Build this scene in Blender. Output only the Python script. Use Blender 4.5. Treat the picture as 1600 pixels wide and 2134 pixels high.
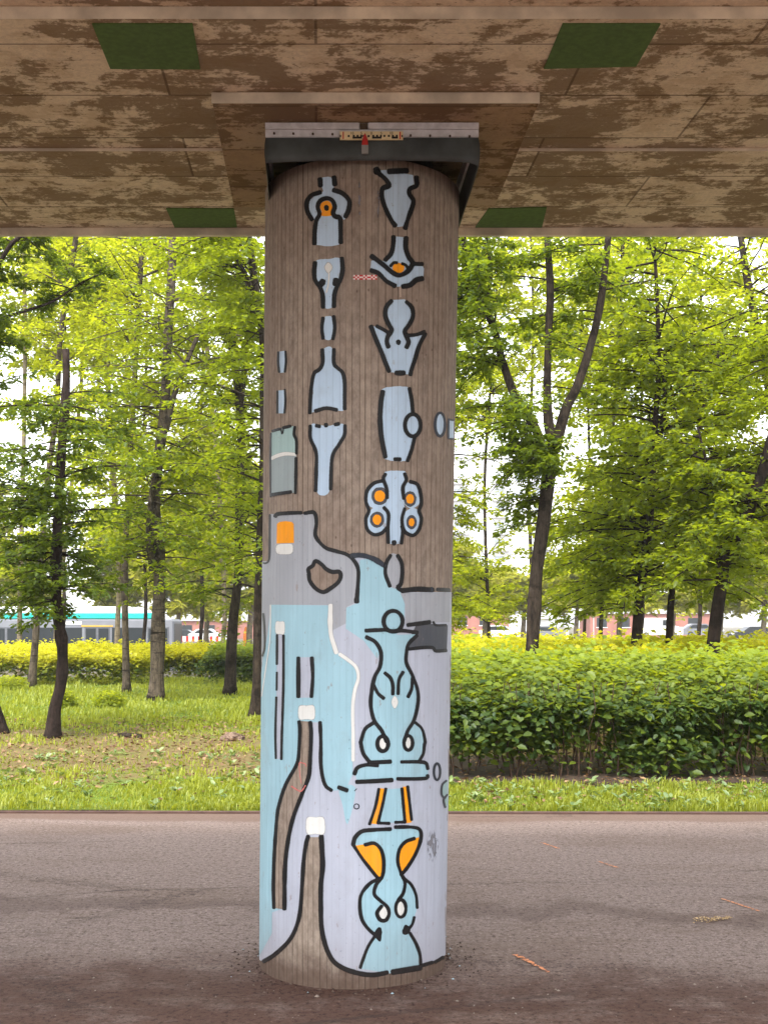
import bpy, bmesh, math, random
import numpy as np
from mathutils import Vector, noise as mnoise
R = math.radians
C = bpy.context.scene
for o in list(bpy.data.objects): bpy.data.objects.remove(o)

# ------------------------------------------------------------------ camera
FPX, HOR, CAMZ = 2450.0, 1300.0, 1.65
cd = bpy.data.cameras.new("camera"); cam = bpy.data.objects.new("camera", cd)
C.collection.objects.link(cam); C.camera = cam
cam.location = (0, 0, CAMZ); cam.rotation_euler = (R(90), 0, 0)
cd.sensor_fit = 'HORIZONTAL'; cd.sensor_width = 36; cd.lens = 36 * FPX / 1600
cd.shift_y = (HOR - 1067) / 1600; cd.clip_start = .05; cd.clip_end = 3000

# ------------------------------------------------------------------ sky, sun, exposure
SUN_EL, SUN_AZ = 58, 200          # high, veiled sun behind the camera
w = bpy.data.worlds.new("World"); C.world = w; w.use_nodes = True
nt = w.node_tree; bg = nt.nodes['Background']
sk = nt.nodes.new('ShaderNodeTexSky'); sk.sky_type = 'NISHITA'; sk.sun_disc = False
sk.sun_elevation = R(SUN_EL); sk.sun_rotation = R(SUN_AZ); sk.dust_density = 1.5; sk.air_density = 1.0
hs = nt.nodes.new('ShaderNodeHueSaturation'); hs.inputs['Saturation'].default_value = .16
nt.links.new(sk.outputs[0], hs.inputs['Color']); nt.links.new(hs.outputs[0], bg.inputs['Color'])
bg.inputs['Strength'].default_value = .15
sd = bpy.data.lights.new("sun", 'SUN'); sd.energy = 1.4; sd.angle = R(14); sd.color = (1, .95, .87)
so = bpy.data.objects.new("sun", sd); C.collection.objects.link(so)
az = R(SUN_AZ); el = R(SUN_EL)
sdir = Vector((math.sin(az) * math.cos(el), math.cos(az) * math.cos(el), math.sin(el)))
so.rotation_euler = sdir.to_track_quat('Z', 'Y').to_euler()
C.view_settings.view_transform = 'Standard'; C.view_settings.look = 'None'
C.view_settings.gamma = 1; C.view_settings.use_curve_mapping = False
C.view_settings.exposure = 2.12

# ------------------------------------------------------------------ helpers
def srgb(r, g, b):
    f = lambda v: (v / 255 / 12.92) if v <= 10 else ((v / 255 + .055) / 1.055) ** 2.4
    return (f(r), f(g), f(b), 1)
class NT:
    def __init__(s, name):
        s.m = bpy.data.materials.new(name); s.m.use_nodes = True
        s.t = s.m.node_tree; s.t.nodes.clear()
        s.out = s.t.nodes.new('ShaderNodeOutputMaterial')
    def n(s, typ, attrs=None, ins=None):
        nd = s.t.nodes.new('ShaderNode' + typ)
        for k, v in (attrs or {}).items(): setattr(nd, k, v)
        for k, v in (ins or {}).items(): s.put(nd.inputs[k], v)
        return nd
    def put(s, sock, v):
        if isinstance(v, bpy.types.NodeSocket): s.t.links.new(v, sock)
        else:
            if sock.type == 'RGBA' and isinstance(v, tuple) and len(v) == 3: v = (*v, 1)
            sock.default_value = v
    def math(s, op, a, b=0.0, c=0.0, clamp=False):
        nd = s.n('Math', dict(operation=op, use_clamp=clamp), {0: a, 1: b}); s.put(nd.inputs[2], c); return nd.outputs[0]
    def mix(s, f, a, b, blend='MIX'):
        nd = s.n('Mix', dict(data_type='RGBA', blend_type=blend), {0: f, 6: a, 7: b}); return nd.outputs[2]
    def noise(s, vec, scale, detail=4, rough=.55, dist=0.0):
        return s.n('TexNoise', None, {'Vector': vec, 'Scale': scale, 'Detail': detail, 'Roughness': rough, 'Distortion': dist}).outputs[0]
    def rng(s, v, a, b, c=0.0, d=1.0):
        return s.n('MapRange', dict(interpolation_type='SMOOTHSTEP'), {0: v, 1: a, 2: b, 3: c, 4: d}).outputs[0]
    def coord(s, which='Object'): return s.n('TexCoord').outputs[which]
    def pos(s): return s.n('NewGeometry').outputs['Position']
    def xyz(s, v):
        nd = s.n('SeparateXYZ', None, {0: v}); return nd.outputs
    def vec(s, x, y, z): return s.n('CombineXYZ', None, {0: x, 1: y, 2: z}).outputs[0]
    def scale(s, v, xyz): return s.n('VectorMath', dict(operation='MULTIPLY'), {0: v, 1: xyz}).outputs[0]
    def bump(s, h, strength=.4, dist=.01): return s.n('Bump', None, {'Height': h, 'Strength': strength, 'Distance': dist}).outputs[0]
    def attr(s, name): return s.n('Attribute', dict(attribute_name=name)).outputs['Fac']
    def pbr(s, col, rough=.8, normal=None, metal=0.0, spec=.3, link=True):
        nd = s.n('BsdfPrincipled', None, {'Base Color': col, 'Roughness': rough, 'Metallic': metal, 'Specular IOR Level': spec})
        if normal is not None: s.put(nd.inputs['Normal'], normal)
        if link: s.t.links.new(nd.outputs[0], s.out.inputs[0])
        return nd.outputs[0]

def plain(name, col, rough=.6, var=.25, sc=12, metal=0.0, spec=.4):
    s = NT(name); p = s.coord()
    f = s.noise(p, sc, 5)
    c = s.mix(s.rng(f, .3, .75), tuple(x * (1 - var) for x in col[:3]), col)
    s.pbr(c, rough, s.bump(f, .12, .004), metal, spec); return s.m

def link(o, parent=None):
    C.collection.objects.link(o)
    if parent is not None: o.parent = parent
    return o
def tag(o, label=None, cat=None, group=None, kind=None):
    if label: o['label'] = label
    if cat: o['category'] = cat
    if group: o['group'] = group
    if kind: o['kind'] = kind
    return o
def empty(name, loc, label, cat, group=None):
    o = bpy.data.objects.new(name, None); o.empty_display_size = .3; o.location = loc; link(o)
    return tag(o, label, cat, group)
def fast(name, V, F, mats, parent=None, origin=None, fmat=None, attrs=None, smooth=False):
    """V (n,3) world coordinates, F (m,k) or list of lists"""
    V = np.asarray(V, dtype=np.float32).reshape(-1, 3)
    if origin is None: origin = parent_world(parent) if parent is not None else (0, 0, 0)
    V = V - np.asarray(origin, dtype=np.float32)
    me = bpy.data.meshes.new(name)
    if isinstance(F, np.ndarray):
        m, k = F.shape
        me.vertices.add(len(V)); me.vertices.foreach_set('co', V.ravel())
        me.loops.add(m * k); me.loops.foreach_set('vertex_index', F.ravel().astype(np.int32))
        me.polygons.add(m); me.polygons.foreach_set('loop_start', np.arange(0, m * k, k, dtype=np.int32))
        try: me.polygons.foreach_set('loop_total', np.full(m, k, dtype=np.int32))
        except Exception: pass
        me.update(calc_edges=True)
    else:
        me.from_pydata([tuple(v) for v in V], [], F)
    for mt in (mats if isinstance(mats, (list, tuple)) else [mats]): me.materials.append(mt)
    if fmat is not None: me.polygons.foreach_set('material_index', np.asarray(fmat, dtype=np.int32))
    for k, v in (attrs or {}).items():
        a = me.attributes.new(k, 'FLOAT', 'POINT'); a.data.foreach_set('value', np.asarray(v, dtype=np.float32))
    if smooth: me.polygons.foreach_set('use_smooth', np.ones(len(me.polygons), dtype=bool))
    me.validate(); me.update()
    o = bpy.data.objects.new(name, me); link(o, parent)
    if parent is None: o.location = origin
    return o
def parent_world(p):
    v = Vector((0, 0, 0))
    while p is not None: v = v + p.location; p = p.parent
    return tuple(v)
class MB:
    """collects simple shapes into one mesh"""
    def __init__(s): s.v = []; s.f = []; s.m = []
    def add(s, vs, fs, mi=0):
        b = len(s.v); s.v += [tuple(v) for v in vs]; s.f += [[i + b for i in f] for f in fs]; s.m += [mi] * len(fs); return s
    def box(s, x0, x1, y0, y1, z0, z1, mi=0, bev=0.0):
        if bev:
            b = bev; ring = []
            pr = [(x0 + b, z0), (x1 - b, z0), (x1, z0 + b), (x1, z1 - b), (x1 - b, z1), (x0 + b, z1), (x0, z1 - b), (x0, z0 + b)]
            pi = [(x0 + b, z0 + b * .6), (x1 - b, z0 + b * .6), (x1 - b * .6, z0 + b), (x1 - b * .6, z1 - b), (x1 - b, z1 - b * .6), (x0 + b, z1 - b * .6), (x0 + b * .6, z1 - b), (x0 + b * .6, z0 + b)]
            rows = [[(x, y0, z) for x, z in pi], [(x, y0 + b, z) for x, z in pr], [(x, y1 - b, z) for x, z in pr], [(x, y1, z) for x, z in pi]]
            vs = sum(rows, []); fs = [list(range(8)), list(range(31, 23, -1))]
            for k in range(3):
                for i in range(8): fs.append([k * 8 + i, k * 8 + 8 + i, k * 8 + 8 + (i + 1) % 8, k * 8 + (i + 1) % 8])
            return s.add(vs, fs, mi)
        vs = [(x0, y0, z0), (x1, y0, z0), (x1, y1, z0), (x0, y1, z0), (x0, y0, z1), (x1, y0, z1), (x1, y1, z1), (x0, y1, z1)]
        return s.add(vs, [[0, 3, 2, 1], [4, 5, 6, 7], [0, 1, 5, 4], [1, 2, 6, 5], [2, 3, 7, 6], [3, 0, 4, 7]], mi)
    def prism(s, prof, y0, y1, mi=0, axis='y'):
        n = len(prof); vs = [(x, y0, z) for x, z in prof] + [(x, y1, z) for x, z in prof]
        fs = [list(range(n)), list(range(2 * n - 1, n - 1, -1))] + [[i, i + n, (i + 1) % n + n, (i + 1) % n] for i in range(n)]
        return s.add(vs, fs, mi)
    def tube(s, pts, rad, seg=8, mi=0, cap=True):
        pts = [Vector(p) for p in pts]; n = len(pts)
        rad = rad if hasattr(rad, '__len__') else [rad] * n
        vs = []; up = Vector((0, 1, 0)); up = up if abs((pts[-1] - pts[0]).normalized().y) < .9 else Vector((1, 0, 0))
        for i, p in enumerate(pts):
            d = (pts[min(i + 1, n - 1)] - pts[max(i - 1, 0)]).normalized()
            a = d.cross(up).normalized(); b = d.cross(a)
            for k in range(seg):
                t = 2 * math.pi * k / seg; vs.append(p + (a * math.cos(t) + b * math.sin(t)) * rad[i])
        fs = [[i * seg + k, i * seg + (k + 1) % seg, (i + 1) * seg + (k + 1) % seg, (i + 1) * seg + k] for i in range(n - 1) for k in range(seg)]
        if cap: fs += [list(range(seg))[::-1], list(range((n - 1) * seg, n * seg))]
        return s.add(vs, fs, mi)
    def obj(s, name, mats, parent=None, smooth=False, origin=None):
        return fast(name, s.v, s.f, mats, parent, origin=origin, fmat=s.m, smooth=smooth)
def catmull(P, step=3.0, closed=False):
    P = np.asarray(P, float); n = len(P)
    if n == 2 and not closed:
        k = max(2, int(np.linalg.norm(P[1] - P[0]) / step) + 1); return P[0] + (P[1] - P[0]) * np.linspace(0, 1, k)[:, None]
    Q = np.vstack([P[-1], P, P[0], P[1]]) if closed else np.vstack([2 * P[0] - P[1], P, 2 * P[-1] - P[-2]])
    out = []
    for i in range(n if closed else n - 1):
        a, b, c, d = Q[i], Q[i + 1], Q[i + 2], Q[i + 3]
        k = max(2, int(np.linalg.norm(c - b) / step) + 1); t = np.linspace(0, 1, k, endpoint=False)[:, None]
        out.append(.5 * (2 * b + (c - a) * t + (2 * a - 5 * b + 4 * c - d) * t ** 2 + (3 * b - a - 3 * c + d) * t ** 3))
    if not closed: out.append(P[-1:])
    return np.vstack(out)
def at(px, py, d): return ((px - 800) * d / FPX, d, CAMZ + (HOR - py) * d / FPX)

# ------------------------------------------------------------------ materials
COLX, COLD = -.1537, 5.75
def boards(s):
    """joints of the narrow formwork boards round the pillar, as a mask, with a tint per board"""
    o = s.coord(); x, y, z = s.xyz(o); s.z = z
    a = s.math('ARCTAN2', x, s.math('MULTIPLY', y, -1.0))
    u = s.math('MULTIPLY', a, .46 / .030)
    u = s.math('ADD', u, s.math('MULTIPLY', s.noise(s.vec(u, 0.0, s.math('MULTIPLY', z, .3)), .45, 2), 1.3))
    fr = s.math('FRACT', u); cell = s.math('FLOOR', u)
    wn = s.n('TexWhiteNoise', dict(noise_dimensions='1D'), {'W': cell})
    e = s.math('ABSOLUTE', s.math('SUBTRACT', fr, .5))
    ln = s.math('MULTIPLY', s.rng(s.math('ADD', e, s.math('MULTIPLY', s.math('SUBTRACT', wn.outputs[0], .5), .05)), .43, .475), s.rng(s.noise(s.vec(cell, 3.0, s.math('MULTIPLY', z, 1.5)), 1.0, 2), .30, .55))
    return o, u, ln, wn.outputs[0]
def column_concrete():
    s = NT('board_marked_concrete'); o, u, ln, tint = boards(s); z = s.z
    g = s.noise(s.scale(o, (7, 7, 3.6)), 4.0, 9, .75)
    big = s.noise(s.scale(o, (1.6, 1.6, .7)), 1.5, 4)
    c = s.mix(s.rng(g, .3, .72), srgb(115, 102, 92), srgb(158, 144, 131))
    c = s.mix(s.math('MULTIPLY', s.rng(tint, 0, 1), .24), c, srgb(172, 154, 136))
    c = s.mix(s.rng(big, .42, .7, 0, .4), c, srgb(122, 102, 90))
    pale = s.math('MULTIPLY', s.rng(s.noise(s.scale(o, (22, 22, .9)), 1.2, 5, .6), .66, .74), .45)
    c = s.mix(pale, c, srgb(190, 172, 158))
    pit = s.n('TexVoronoi', None, {'Vector': s.scale(o, (1, 1, .6)), 'Scale': 22.0}).outputs[0]
    pm = s.math('MULTIPLY', s.rng(pit, .12, .05), s.rng(big, .5, .6))
    c = s.mix(s.math('MULTIPLY', pm, .6), c, srgb(64, 42, 34))
    spl = s.math('SUBTRACT', .17, s.math('ADD', z, s.math('MULTIPLY', s.math('SUBTRACT', s.noise(o, 9.0, 6, .65), .5), .34)))
    c = s.mix(s.math('MULTIPLY', s.rng(spl, -.05, .14), .75), c, srgb(74, 54, 44))
    c = s.mix(s.math('MULTIPLY', ln, .7), c, srgb(54, 43, 36))
    h = s.math('SUBTRACT', s.math('MULTIPLY', g, .35), ln)
    s.pbr(c, .9, s.bump(h, .5, .006), spec=.15); return s.m
def paint(name, col, lines=.28, rough=.62, soft=True, var=.08, wear=0.0, dirt=1.0):
    s = NT(name); o, u, ln, tint = boards(s)
    g = s.noise(o, 3.0, 5)
    st = s.noise(s.scale(o, (16, 16, 1.2)), 1.6, 5)
    c = s.mix(s.rng(g, .3, .7), tuple(x * (1 - var) for x in col[:3]), col)
    c = s.mix(s.rng(st, .42, .72, 0, .2 * dirt), c, tuple(min(1, x * 1.35 + .03) for x in col[:3]))
    c = s.mix(s.math('MULTIPLY', ln, lines), c, tuple(x * .35 for x in col[:3]))
    blo = s.noise(s.scale(o, (1, 1, .6)), 7.0, 6, .65)
    c = s.mix(s.rng(blo, .5, .75, 0, .22 * dirt), c, srgb(120, 112, 108))
    drt = s.math('SUBTRACT', .34, s.math('ADD', s.z, s.math('MULTIPLY', s.math('SUBTRACT', blo, .5), .7)))
    c = s.mix(s.rng(drt, -.1, .3, 0, .3 * dirt), c, srgb(112, 94, 84))
    c = s.mix(s.math('MULTIPLY', s.rng(s.noise(s.scale(o, (20, 20, 2)), 2.0, 4), .58, .7), .25 * dirt), c, tuple(x * .7 for x in col[:3]))
    chip = s.math('MULTIPLY', s.rng(s.noise(s.scale(o, (1, 1, .45)), 46.0, 4, .6), .66, .70), .5 * dirt)
    c = s.mix(chip, c, srgb(136, 118, 108))
    spk = s.noise(o, 60.0, 2)
    c = s.mix(s.math('MULTIPLY', s.rng(spk, .7, .76), .35), c, srgb(60, 55, 55))
    b = s.pbr(c, rough, s.bump(s.math('SUBTRACT', s.math('MULTIPLY', st, .2), ln), .3, .004), spec=.25, link=False)
    if not soft: s.t.links.new(b, s.out.inputs[0]); return s.m
    al = s.attr('alpha')
    al = s.math('ADD', al, s.math('MULTIPLY', s.math('SUBTRACT', s.noise(o, 240.0, 2), .5), .5))
    if wear: al = s.math('SUBTRACT', al, s.math('MULTIPLY', s.rng(s.noise(s.scale(o, (1, 1, .4)), 70.0, 3), .45, .6), wear))
    al = s.rng(al, .12, .72)
    tr = s.n('BsdfTransparent').outputs[0]
    mx = s.n('MixShader', None, {0: al, 1: tr, 2: b}).outputs[0]
    s.t.links.new(mx, s.out.inputs[0]); return s.m
def soffit_mat(name='stained_soffit', light=(228, 212, 184), dark=(126, 102, 70)):
    s = NT(name); p = s.pos(); x, y, z = s.xyz(p)
    xs = s.math('ADD', x, s.math('MULTIPLY', s.math('SUBTRACT', y, 5.75), .055))
    q = s.vec(xs, y, z)
    br = s.n('TexBrick', dict(offset=.37, offset_frequency=2), {'Vector': s.n('VectorMath', dict(operation='ADD'), {0: q, 1: (.33, .11, 0)}).outputs[0], 'Scale': 1.0, 'Mortar Size': .006, 'Mortar Smooth': .2,
             'Brick Width': 1.7, 'Row Height': .47, 'Color1': (0, 0, 0, 1), 'Color2': (1, 1, 1, 1), 'Mortar': (.5, .5, .5, 1)})
    tint = s.n('SeparateColor', None, {0: br.outputs[0]}).outputs[0]; mort = br.outputs['Fac']
    v = s.scale(q, (1.0, 1.25, 1))
    n1 = s.noise(v, 3.0, 9, .68, .4); n2 = s.noise(v, 9.0, 8, .75); n3 = s.noise(q, 55.0, 3, .6)
    m = s.math('ADD', s.math('MULTIPLY', n1, .50), s.math('ADD', s.math('MULTIPLY', n2, .36), s.math('MULTIPLY', n3, .14)))
    m = s.math('ADD', m, s.math('MULTIPLY', s.math('SUBTRACT', tint, .5), .045))
    rib = s.noise(s.scale(q, (1.2, 34, 1)), 1.6, 4, .6)
    m = s.math('ADD', m, s.math('MULTIPLY', s.math('SUBTRACT', rib, .5), .11))
    wet = s.math('MULTIPLY', s.rng(s.math('ABSOLUTE', s.math('SUBTRACT', y, 4.9)), .30, .05), s.rng(s.math('ABSOLUTE', xs), 1.5, .7))
    side = s.math('MULTIPLY', s.rng(s.math('ABSOLUTE', s.math('SUBTRACT', s.math('ABSOLUTE', s.math('ADD', xs, .04)), .95)), .42, .05), s.rng(y, 4.9, 5.2))
    lowf = s.noise(q, .9, 3)
    m = s.math('ADD', m, s.math('ADD', s.math('MULTIPLY', s.math('MAXIMUM', wet, side), .035), s.math('MULTIPLY', s.math('SUBTRACT', lowf, .5), .12)))
    st = s.rng(m, .482, .535)
    st2 = s.rng(s.noise(v, 4.1, 9, .7, .2), .48, .58)
    c = s.mix(s.rng(n3, .3, .7), srgb(*[a * .9 for a in light]), srgb(*light))
    c = s.mix(s.math('MULTIPLY', tint, .3), c, srgb(226, 212, 186))
    c = s.mix(s.math('MULTIPLY', st2, .4), c, srgb(176, 150, 114))
    c = s.mix(s.math('MULTIPLY', st, .78), c, s.mix(n2, srgb(90, 68, 44), srgb(*dark)))
    c = s.mix(s.rng(n3, .62, .75, 0, .35), c, srgb(90, 62, 44))
    c = s.mix(s.rng(rib, .6, .75, 0, .22), c, srgb(110, 84, 62))
    hole = s.n('TexVoronoi', None, {'Vector': q, 'Scale': 5.5}).outputs[0]
    c = s.mix(s.math('MULTIPLY', s.rng(hole, .06, .035), .6), c, srgb(64, 44, 30))
    c = s.mix(s.math('MULTIPLY', mort, .6), c, srgb(74, 54, 42))
    h = s.math('SUBTRACT', s.math('MULTIPLY', n3, .3), s.math('ADD', mort, s.math('MULTIPLY', st, .15)))
    s.pbr(c, .9, s.bump(h, .5, .006), spec=.15); return s.m
def asphalt_mat():
    s = NT('worn_asphalt'); p = s.pos(); x, y, z = s.xyz(p)
    q = s.vec(x, y, 0.0)
    fine = s.noise(q, 75.0, 4, .8); spec = s.noise(q, 34.0, 5, .8); mid = s.noise(s.scale(q, (1, 1.2, 1)), 16.0, 8, .75); big = s.noise(s.scale(q, (.4, 1, 1)), 1.3, 5, .6)
    c = s.mix(s.rng(fine, .3, .72), srgb(110, 95, 88), srgb(164, 146, 138))
    c = s.mix(s.rng(mid, .46, .7, 0, .6), c, srgb(88, 72, 60))
    c = s.mix(s.rng(big, .45, .7, 0, .5), c, srgb(108, 89, 76))
    c = s.mix(s.rng(spec, .52, .62, 0, .8), c, srgb(68, 54, 47))
    c = s.mix(s.rng(spec, .42, .34, 0, .55), c, srgb(196, 180, 168))
    # compacted dark earth drifted over the near edge and along the kerb, with an irregular border
    yy = s.math('ADD', y, s.math('MULTIPLY', s.math('SUBTRACT', s.noise(s.scale(q, (.8, .6, 1)), 1.8, 9, .68), .5), 1.4))
    yy = s.math('ADD', yy, s.math('MULTIPLY', x, .09))
    near = s.rng(yy, 6.05, 5.25)
    band = s.math('MULTIPLY', s.rng(yy, 6.55, 6.72), s.rng(yy, 7.05, 6.8))
    yf = s.math('ADD', s.math('MULTIPLY', x, .0095), s.math('ADD', y, s.math('MULTIPLY', s.math('SUBTRACT', s.noise(s.scale(q, (.35, .6, 1)), 1.2, 5, .6), .5), .7)))
    far = s.rng(yf, 9.75, 9.9)
    earth = s.mix(mid, srgb(54, 34, 27), srgb(108, 80, 68))
    earth = s.mix(s.rng(spec, .5, .62, 0, .75), earth, srgb(46, 29, 23))
    earth = s.mix(s.rng(spec, .42, .32, 0, .5), earth, srgb(132, 106, 90))
    near = s.math('MULTIPLY', near, s.rng(s.noise(s.scale(q, (.6, 1, 1)), 5.0, 7, .7), .30, .55, .45, 1.0))
    c = s.mix(s.math('MULTIPLY', near, .95), c, earth)
    c = s.mix(s.math('MULTIPLY', band, .45), c, srgb(80, 62, 54))
    c = s.mix(s.math('MULTIPLY', far, .75), c, s.mix(fine, srgb(84, 64, 55), srgb(120, 99, 88)))
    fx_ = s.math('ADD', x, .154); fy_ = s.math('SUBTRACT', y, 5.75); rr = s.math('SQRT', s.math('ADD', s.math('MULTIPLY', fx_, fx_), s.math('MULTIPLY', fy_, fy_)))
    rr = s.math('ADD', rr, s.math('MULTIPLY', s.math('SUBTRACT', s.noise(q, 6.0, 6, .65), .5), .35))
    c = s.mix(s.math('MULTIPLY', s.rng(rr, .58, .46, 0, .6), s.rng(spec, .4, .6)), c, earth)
    sp = s.n('TexVoronoi', None, {'Vector': q, 'Scale': 9.0, 'Randomness': 1.0}).outputs[0]
    c = s.mix(s.math('MULTIPLY', s.rng(sp, .035, .02), .6), c, srgb(196, 186, 178))
    cr = s.n('TexVoronoi', dict(feature='DISTANCE_TO_EDGE'), {'Vector': s.n('VectorMath', dict(operation='ADD'), {0: s.scale(q, (.35, .8, 1)), 1: s.vec(s.math('MULTIPLY', mid, .5), s.math('MULTIPLY', mid, .35), 0.0)}).outputs[0], 'Scale': .8}).outputs[0]
    crm = s.math('MULTIPLY', s.rng(cr, .012, .003), s.rng(big, .42, .6))
    c = s.mix(s.math('MULTIPLY', crm, .6), c, srgb(58, 46, 42))
    h = s.math('ADD', s.math('MULTIPLY', fine, .6), s.math('MULTIPLY', mid, .8))
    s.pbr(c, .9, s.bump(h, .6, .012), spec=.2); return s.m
def lawn_mat():
    s = NT('lawn_soil'); p = s.pos(); x, y, z = s.xyz(p); q = s.vec(x, y, 0.0)
    n1 = s.noise(q, 1.1, 6, .65); n2 = s.noise(q, 14.0, 5, .7)
    green = s.mix(n2, (.06, .10, .012), (.15, .21, .03))
    litter = s.mix(n2, (.075, .055, .022), (.22, .17, .075))
    d = s.math('MULTIPLY', s.rng(y, 11.3, 13.5), s.rng(y, 21.0, 16.0))
    f = s.math('ADD', s.math('MULTIPLY', d, .34), s.math('SUBTRACT', n1, .42))
    c = s.mix(s.rng(f, .12, .42), green, litter)
    s.pbr(c, .95, s.bump(n2, .6, .03), spec=.1); return s.m
def leaf_mat(name, dark, light, trans, tw=.45, gloss=.04, young=False):
    s = NT(name); t = s.attr('tint')
    c = s.mix(t, dark, light)
    d = s.n('BsdfDiffuse', None, {'Color': c}).outputs[0]
    tr = s.n('BsdfTranslucent', None, {'Color': s.mix(t, tuple(a * .25 + b * .55 for a, b in zip(trans, dark)) if young else tuple(v * .72 for v in trans), trans)}).outputs[0]
    m = s.n('MixShader', None, {0: tw, 1: d, 2: tr}).outputs[0]
    g = s.n('BsdfGlossy', None, {'Color': (.9, .95, 1, 1), 'Roughness': .5}).outputs[0]
    m = s.n('MixShader', None, {0: gloss, 1: m, 2: g}).outputs[0]
    s.t.links.new(m, s.out.inputs[0]); return s.m
def bark_mat(name, a, b, ring=.0):
    s = NT(name); p = s.pos()
    f = s.noise(s.scale(p, (7, 7, 1.6)), 3.0, 8, .78)
    blot = s.noise(s.scale(p, (2, 2, 3)), 2.2, 5, .6)
    c = s.mix(s.rng(f, .3, .7), a, b)
    c = s.mix(s.rng(blot, .5, .62, 0, .55), c, tuple(v * .4 for v in a[:3]))
    if ring:
        rg = s.noise(s.scale(p, (1.5, 1.5, 16)), 1.0, 4, .6)
        c = s.mix(s.rng(rg, .58, .66, 0, ring), c, tuple(v * .3 for v in a[:3]))
    s.pbr(c, .95, s.bump(f, .9, .03), spec=.1); return s.m

M_CONC = column_concrete()
BLUE = paint('pale_blue_paint', srgb(176, 197, 217))
BLUE2 = paint('sky_blue_paint', srgb(150, 185, 197), lines=.22)
LAV = paint('lavender_paint', srgb(172, 176, 189), lines=.2)
GREY = paint('grey_paint', srgb(154, 157, 163), lines=.3)
GREEN = paint('pale_green_paint', srgb(154, 180, 178))
GRN2 = paint('grey_green_paint', srgb(146, 158, 160))
DARK = paint('slate_paint', srgb(70, 73, 80))
BLACK = paint('black_spray_paint', srgb(16, 15, 17), lines=.1, rough=.5, var=.3, dirt=.18)
BLUEBLACK = paint('worn_black_paint', srgb(48, 54, 64), lines=.2, var=.4)
ORANGE = paint('orange_paint', srgb(240, 152, 8), lines=.15)
WHITE = paint('white_paint', srgb(214, 213, 208), lines=.12)
SMEAR = paint('old_grey_smear', srgb(122, 120, 126), wear=.95)
PINK = paint('faded_red_paint', srgb(196, 110, 104), wear=.4)
UNPAINTED = M_CONC

# ------------------------------------------------------------------ setting: ground
GA = math.tan(R(.5))
def path_edge(x): return 10.18 - .0095 * x
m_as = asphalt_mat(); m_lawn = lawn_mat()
ROADZ = -.45
xs = np.array([-400, -60, -14, 14, 60, 400.]); ys = np.array([-60, 4, 14, 36, 44, 60, 200, 700.])
zz = {-60: -.03, 4: -.03, 14: -.03, 36: -.03, 44: ROADZ, 60: ROADZ, 200: ROADZ, 700: ROADZ}
V = [(x, y, zz[y]) for y in ys for x in xs]; nx = len(xs)
F = [[j * nx + i, j * nx + i + 1, (j + 1) * nx + i + 1, (j + 1) * nx + i] for j in range(len(ys) - 1) for i in range(nx - 1)]
tag(fast('ground', V, F, plain('earth', (.12, .10, .06, 1), .95)), kind='structure')
def sheet(name, x0, x1, fy0, fy1, z, mat, nx=40, ny=20, amp=0.0):
    X = np.linspace(x0, x1, nx); V = []; 
    for j in range(ny):
        for x in X:
            t = j / (ny - 1); y = fy0(x) * (1 - t) + fy1(x) * t
            V.append((x, y, z + amp * mnoise.noise(Vector((x * .5, y * .5, 3)))))
    F = [[j * nx + i, j * nx + i + 1, (j + 1) * nx + i + 1, (j + 1) * nx + i] for j in range(ny - 1) for i in range(nx - 1)]
    return tag(fast(name, V, F, mat, smooth=True), kind='structure')
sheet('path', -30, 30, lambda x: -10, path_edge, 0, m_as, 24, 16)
sheet('lawn', -30, 30, lambda x: path_edge(x) + .07, lambda x: 36, .012, m_lawn, 60, 60, .03)
kb = MB()
kb.add([(x, path_edge(x) + dy, z) for x in (-30, 30) for dy, z in ((.0, -.02), (.0, .016), (.07, .016), (.07, -.02))],
       [[0, 4, 5, 1], [1, 5, 6, 2], [2, 6, 7, 3]])
tag(kb.obj('kerb', plain('kerb_stone', srgb(96, 72, 64), .9, .4, 7)), kind='structure')
rd = MB(); rd.box(-200, 200, 52, 66, ROADZ - .1, ROADZ + .006)
tag(rd.obj('road', plain('road_asphalt', (.09, .09, .09, 1), .9)), kind='structure')

# ------------------------------------------------------------------ bridge
SK = -.055
def bx(x, y, z): return (x + SK * (y - 5.75), y, z)
def zs(z0, y0, y): return z0 + .0245 * (y - y0)
m_sof = soffit_mat()
m_lip = plain('skylight_tinted_concrete', srgb(242, 232, 212), .9, .45, 5, 0, .15)  # lightened concrete: skylight on the camera-facing edges is put into the colour
bridge = empty('footbridge', (0, 5.75, 3.9), 'stained concrete bridge deck overhead with four green panels on its underside', 'bridge')
def deck_strip(y0, z0, y1, z1, x0=-16, x1=16, top=4.75):
    b = MB(); v = []
    for x in (x0, x1): v += [bx(x, y0, z0), bx(x, y1, z1), bx(x, y1, top), bx(x, y0, top)]
    b.add(v, [[0, 1, 5, 4], [1, 2, 6, 5], [2, 3, 7, 6], [3, 0, 4, 7], [0, 3, 2, 1], [4, 5, 6, 7]]); return b
NEAR = 2.1
deck_strip(NEAR, zs(3.957, 4.39, NEAR), 4.388, 3.957).obj('deck_slab', m_sof, bridge)
deck_strip(4.39, 3.91, 5.658, 3.941, top=4.748).obj('deck_slab', m_sof, bridge)
deck_strip(5.66, 3.927, 6.838, 3.956, top=4.746).obj('deck_slab', m_sof, bridge)
deck_strip(6.84, 3.914, 6.875, 3.915, top=4.9).obj('edge_lip', m_lip, bridge)
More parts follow.
